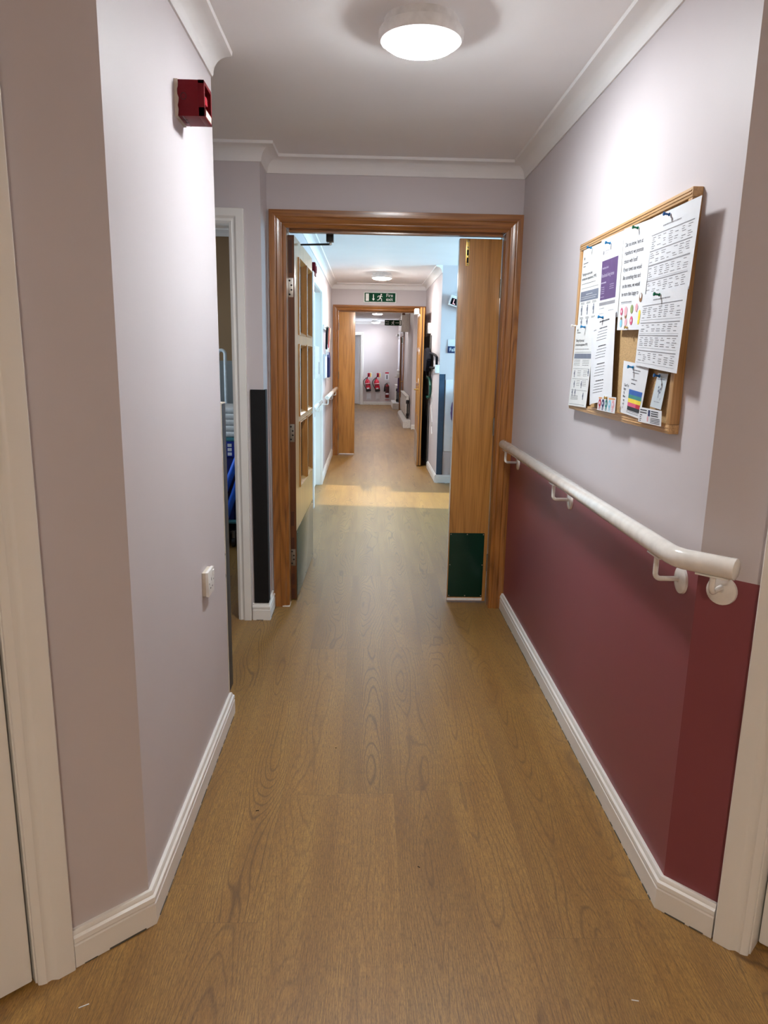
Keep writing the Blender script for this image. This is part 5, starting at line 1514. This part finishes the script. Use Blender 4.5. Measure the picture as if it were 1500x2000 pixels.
bs.box(TX1 - 0.005, TX1 + 0.01, TY0, TY1, 0.685, 0.80, 0.002); bs.box(TX0 - 0.01, TX0 + 0.005, TY0, TY1, 0.685, 0.80, 0.002); bs.box(TX0, TX1, TY0, TY1, 0.685, 0.70)
ba = bs.build('basket', 'basket_blue', t)
b = MB()
for k in range(14):
    for r in range(3): b.box(TX1 - 0.055 - k * 0.044, TX1 - 0.025 - k * 0.044, TY0 - 0.0125, TY0 - 0.0095, 0.695 + r * 0.032, 0.718 + r * 0.032)
b.build('basket_openings', 'linen', ba)
b = MB(); b.box(TX0 - 0.015, TX1 + 0.015, TY0 - 0.015, TY1 + 0.015, 0.80, 0.825, 0.008); b.build('rim', 'teal_tube', t)
for s in (TY0 - 0.03, TY1 + 0.02):
    MB().tube([(-1.105, s, 0.29), (-0.93, s, 0.72)], 0.024, 12).build('cross_tube', 'tube_blue', t)
    MB().tube([(-1.095, s, 0.09), (-0.93, s, 0.55)], 0.024, 12).build('cross_tube', 'tube_blue', t)
    MB().tube([(TX0, s, 0.20), (TX1 + 0.02, s, 0.20)], 0.016).build('base_tube', 'teal_tube', t)
for x_ in (TX0 + 0.03, TX1 - 0.03):
    for y_ in (TY0, TY1):
        MB().tube([(x_, y_, 0.065), (x_, y_, 0.125)], 0.014).build('castor_stem', 'dull_steel', t)
        w = MB(); w.lathe([(0, -0.012), (0.034, -0.012), (0.036, 0), (0.034, 0.012), (0, 0.012)], (x_, y_, 0.037), (1, 0, 0), 18); w.build('castor', 'black', t)
MB().box(TX0, TX1 + 0.02, TY0, TY1, 0.10, 0.12).build('base_board', 'black', t)
for k in range(5):
    z0 = 0.826 + k * 0.043
    b = MB(); dx = random.uniform(-0.02, 0.02); b.box(TX0 + 0.04 + dx, TX1 + 0.02 + dx - 0.006 * k, TY0 + 0.0 + 0.01 * k, TY1 - 0.03, z0, z0 + 0.042, 0.018, 3)
    o = b.build('folded_linen', 'linen'); tag(o, 'folded grey-white linen on the laundry trolley, layer ' + ('at the bottom', 'second from the bottom', 'in the middle', 'second from the top', 'at the top')[k] + ' of the stack', 'linen', 'linen stacked on the laundry trolley')
t = thing('hoist_frame', (-1.2, 5.95, 0), 'pale blue-white tubular hoop frame standing behind the laundry trolley', 'frame')
pts = [(-1.200, 5.93, 0.05), (-1.200, 5.93, 1.425)]
for k in range(1, 16):
    a = PI - k * PI / 16
    pts.append((-1.1715 + 0.0285 * math.cos(a), 5.93, 1.425 + 0.0285 * math.sin(a)))
pts += [(-1.143, 5.93, 1.425), (-1.143, 5.93, 0.05)]
MB().tube(pts, 0.0135, 16).build('hoop', 'hoop_blue', t)
MB().tube([(-1.200, 5.93, 0.5), (-1.143, 5.93, 0.5)], 0.010).build('cross_bar', 'hoop_blue', t)
MB().box(-1.24, -1.10, 5.88, 6.08, 0.0, 0.05, 0.006).build('foot', 'hoop_blue', t)

# ------------------------------------------------------------------ crumbs on the floor
for k, (x, y, a, l, m_, lab) in enumerate(((-0.335, 2.06, 0.2, 0.010, 'hole', 'dark fleck on the floor near the left skirting'), (-0.10, 2.44, 0.1, 0.006, 'hole', 'tiny dark fleck left of the middle of the floor'),
                                          (0.165, 1.80, -0.6, 0.008, 'hole', 'tiny dark fleck right of the middle of the floor'), (-0.615, 1.352, 0.5, 0.022, 'paper', 'white sliver on the floor by the left door casing'),
                                          (0.63, 1.36, -0.2, 0.016, 'paper', 'white sliver on the floor towards the right door'))):
    c, s = math.cos(a), math.sin(a)
    b = MB(); b.obox(Matrix.Translation((x, y, 0.0008)) @ Matrix.Rotation(a, 4, 'Z') @ Matrix.Diagonal((l, 0.0022, 0.0016, 1)), 0.0003, 1)
    tag(b.build('floor_fleck', m_), lab, 'crumb')
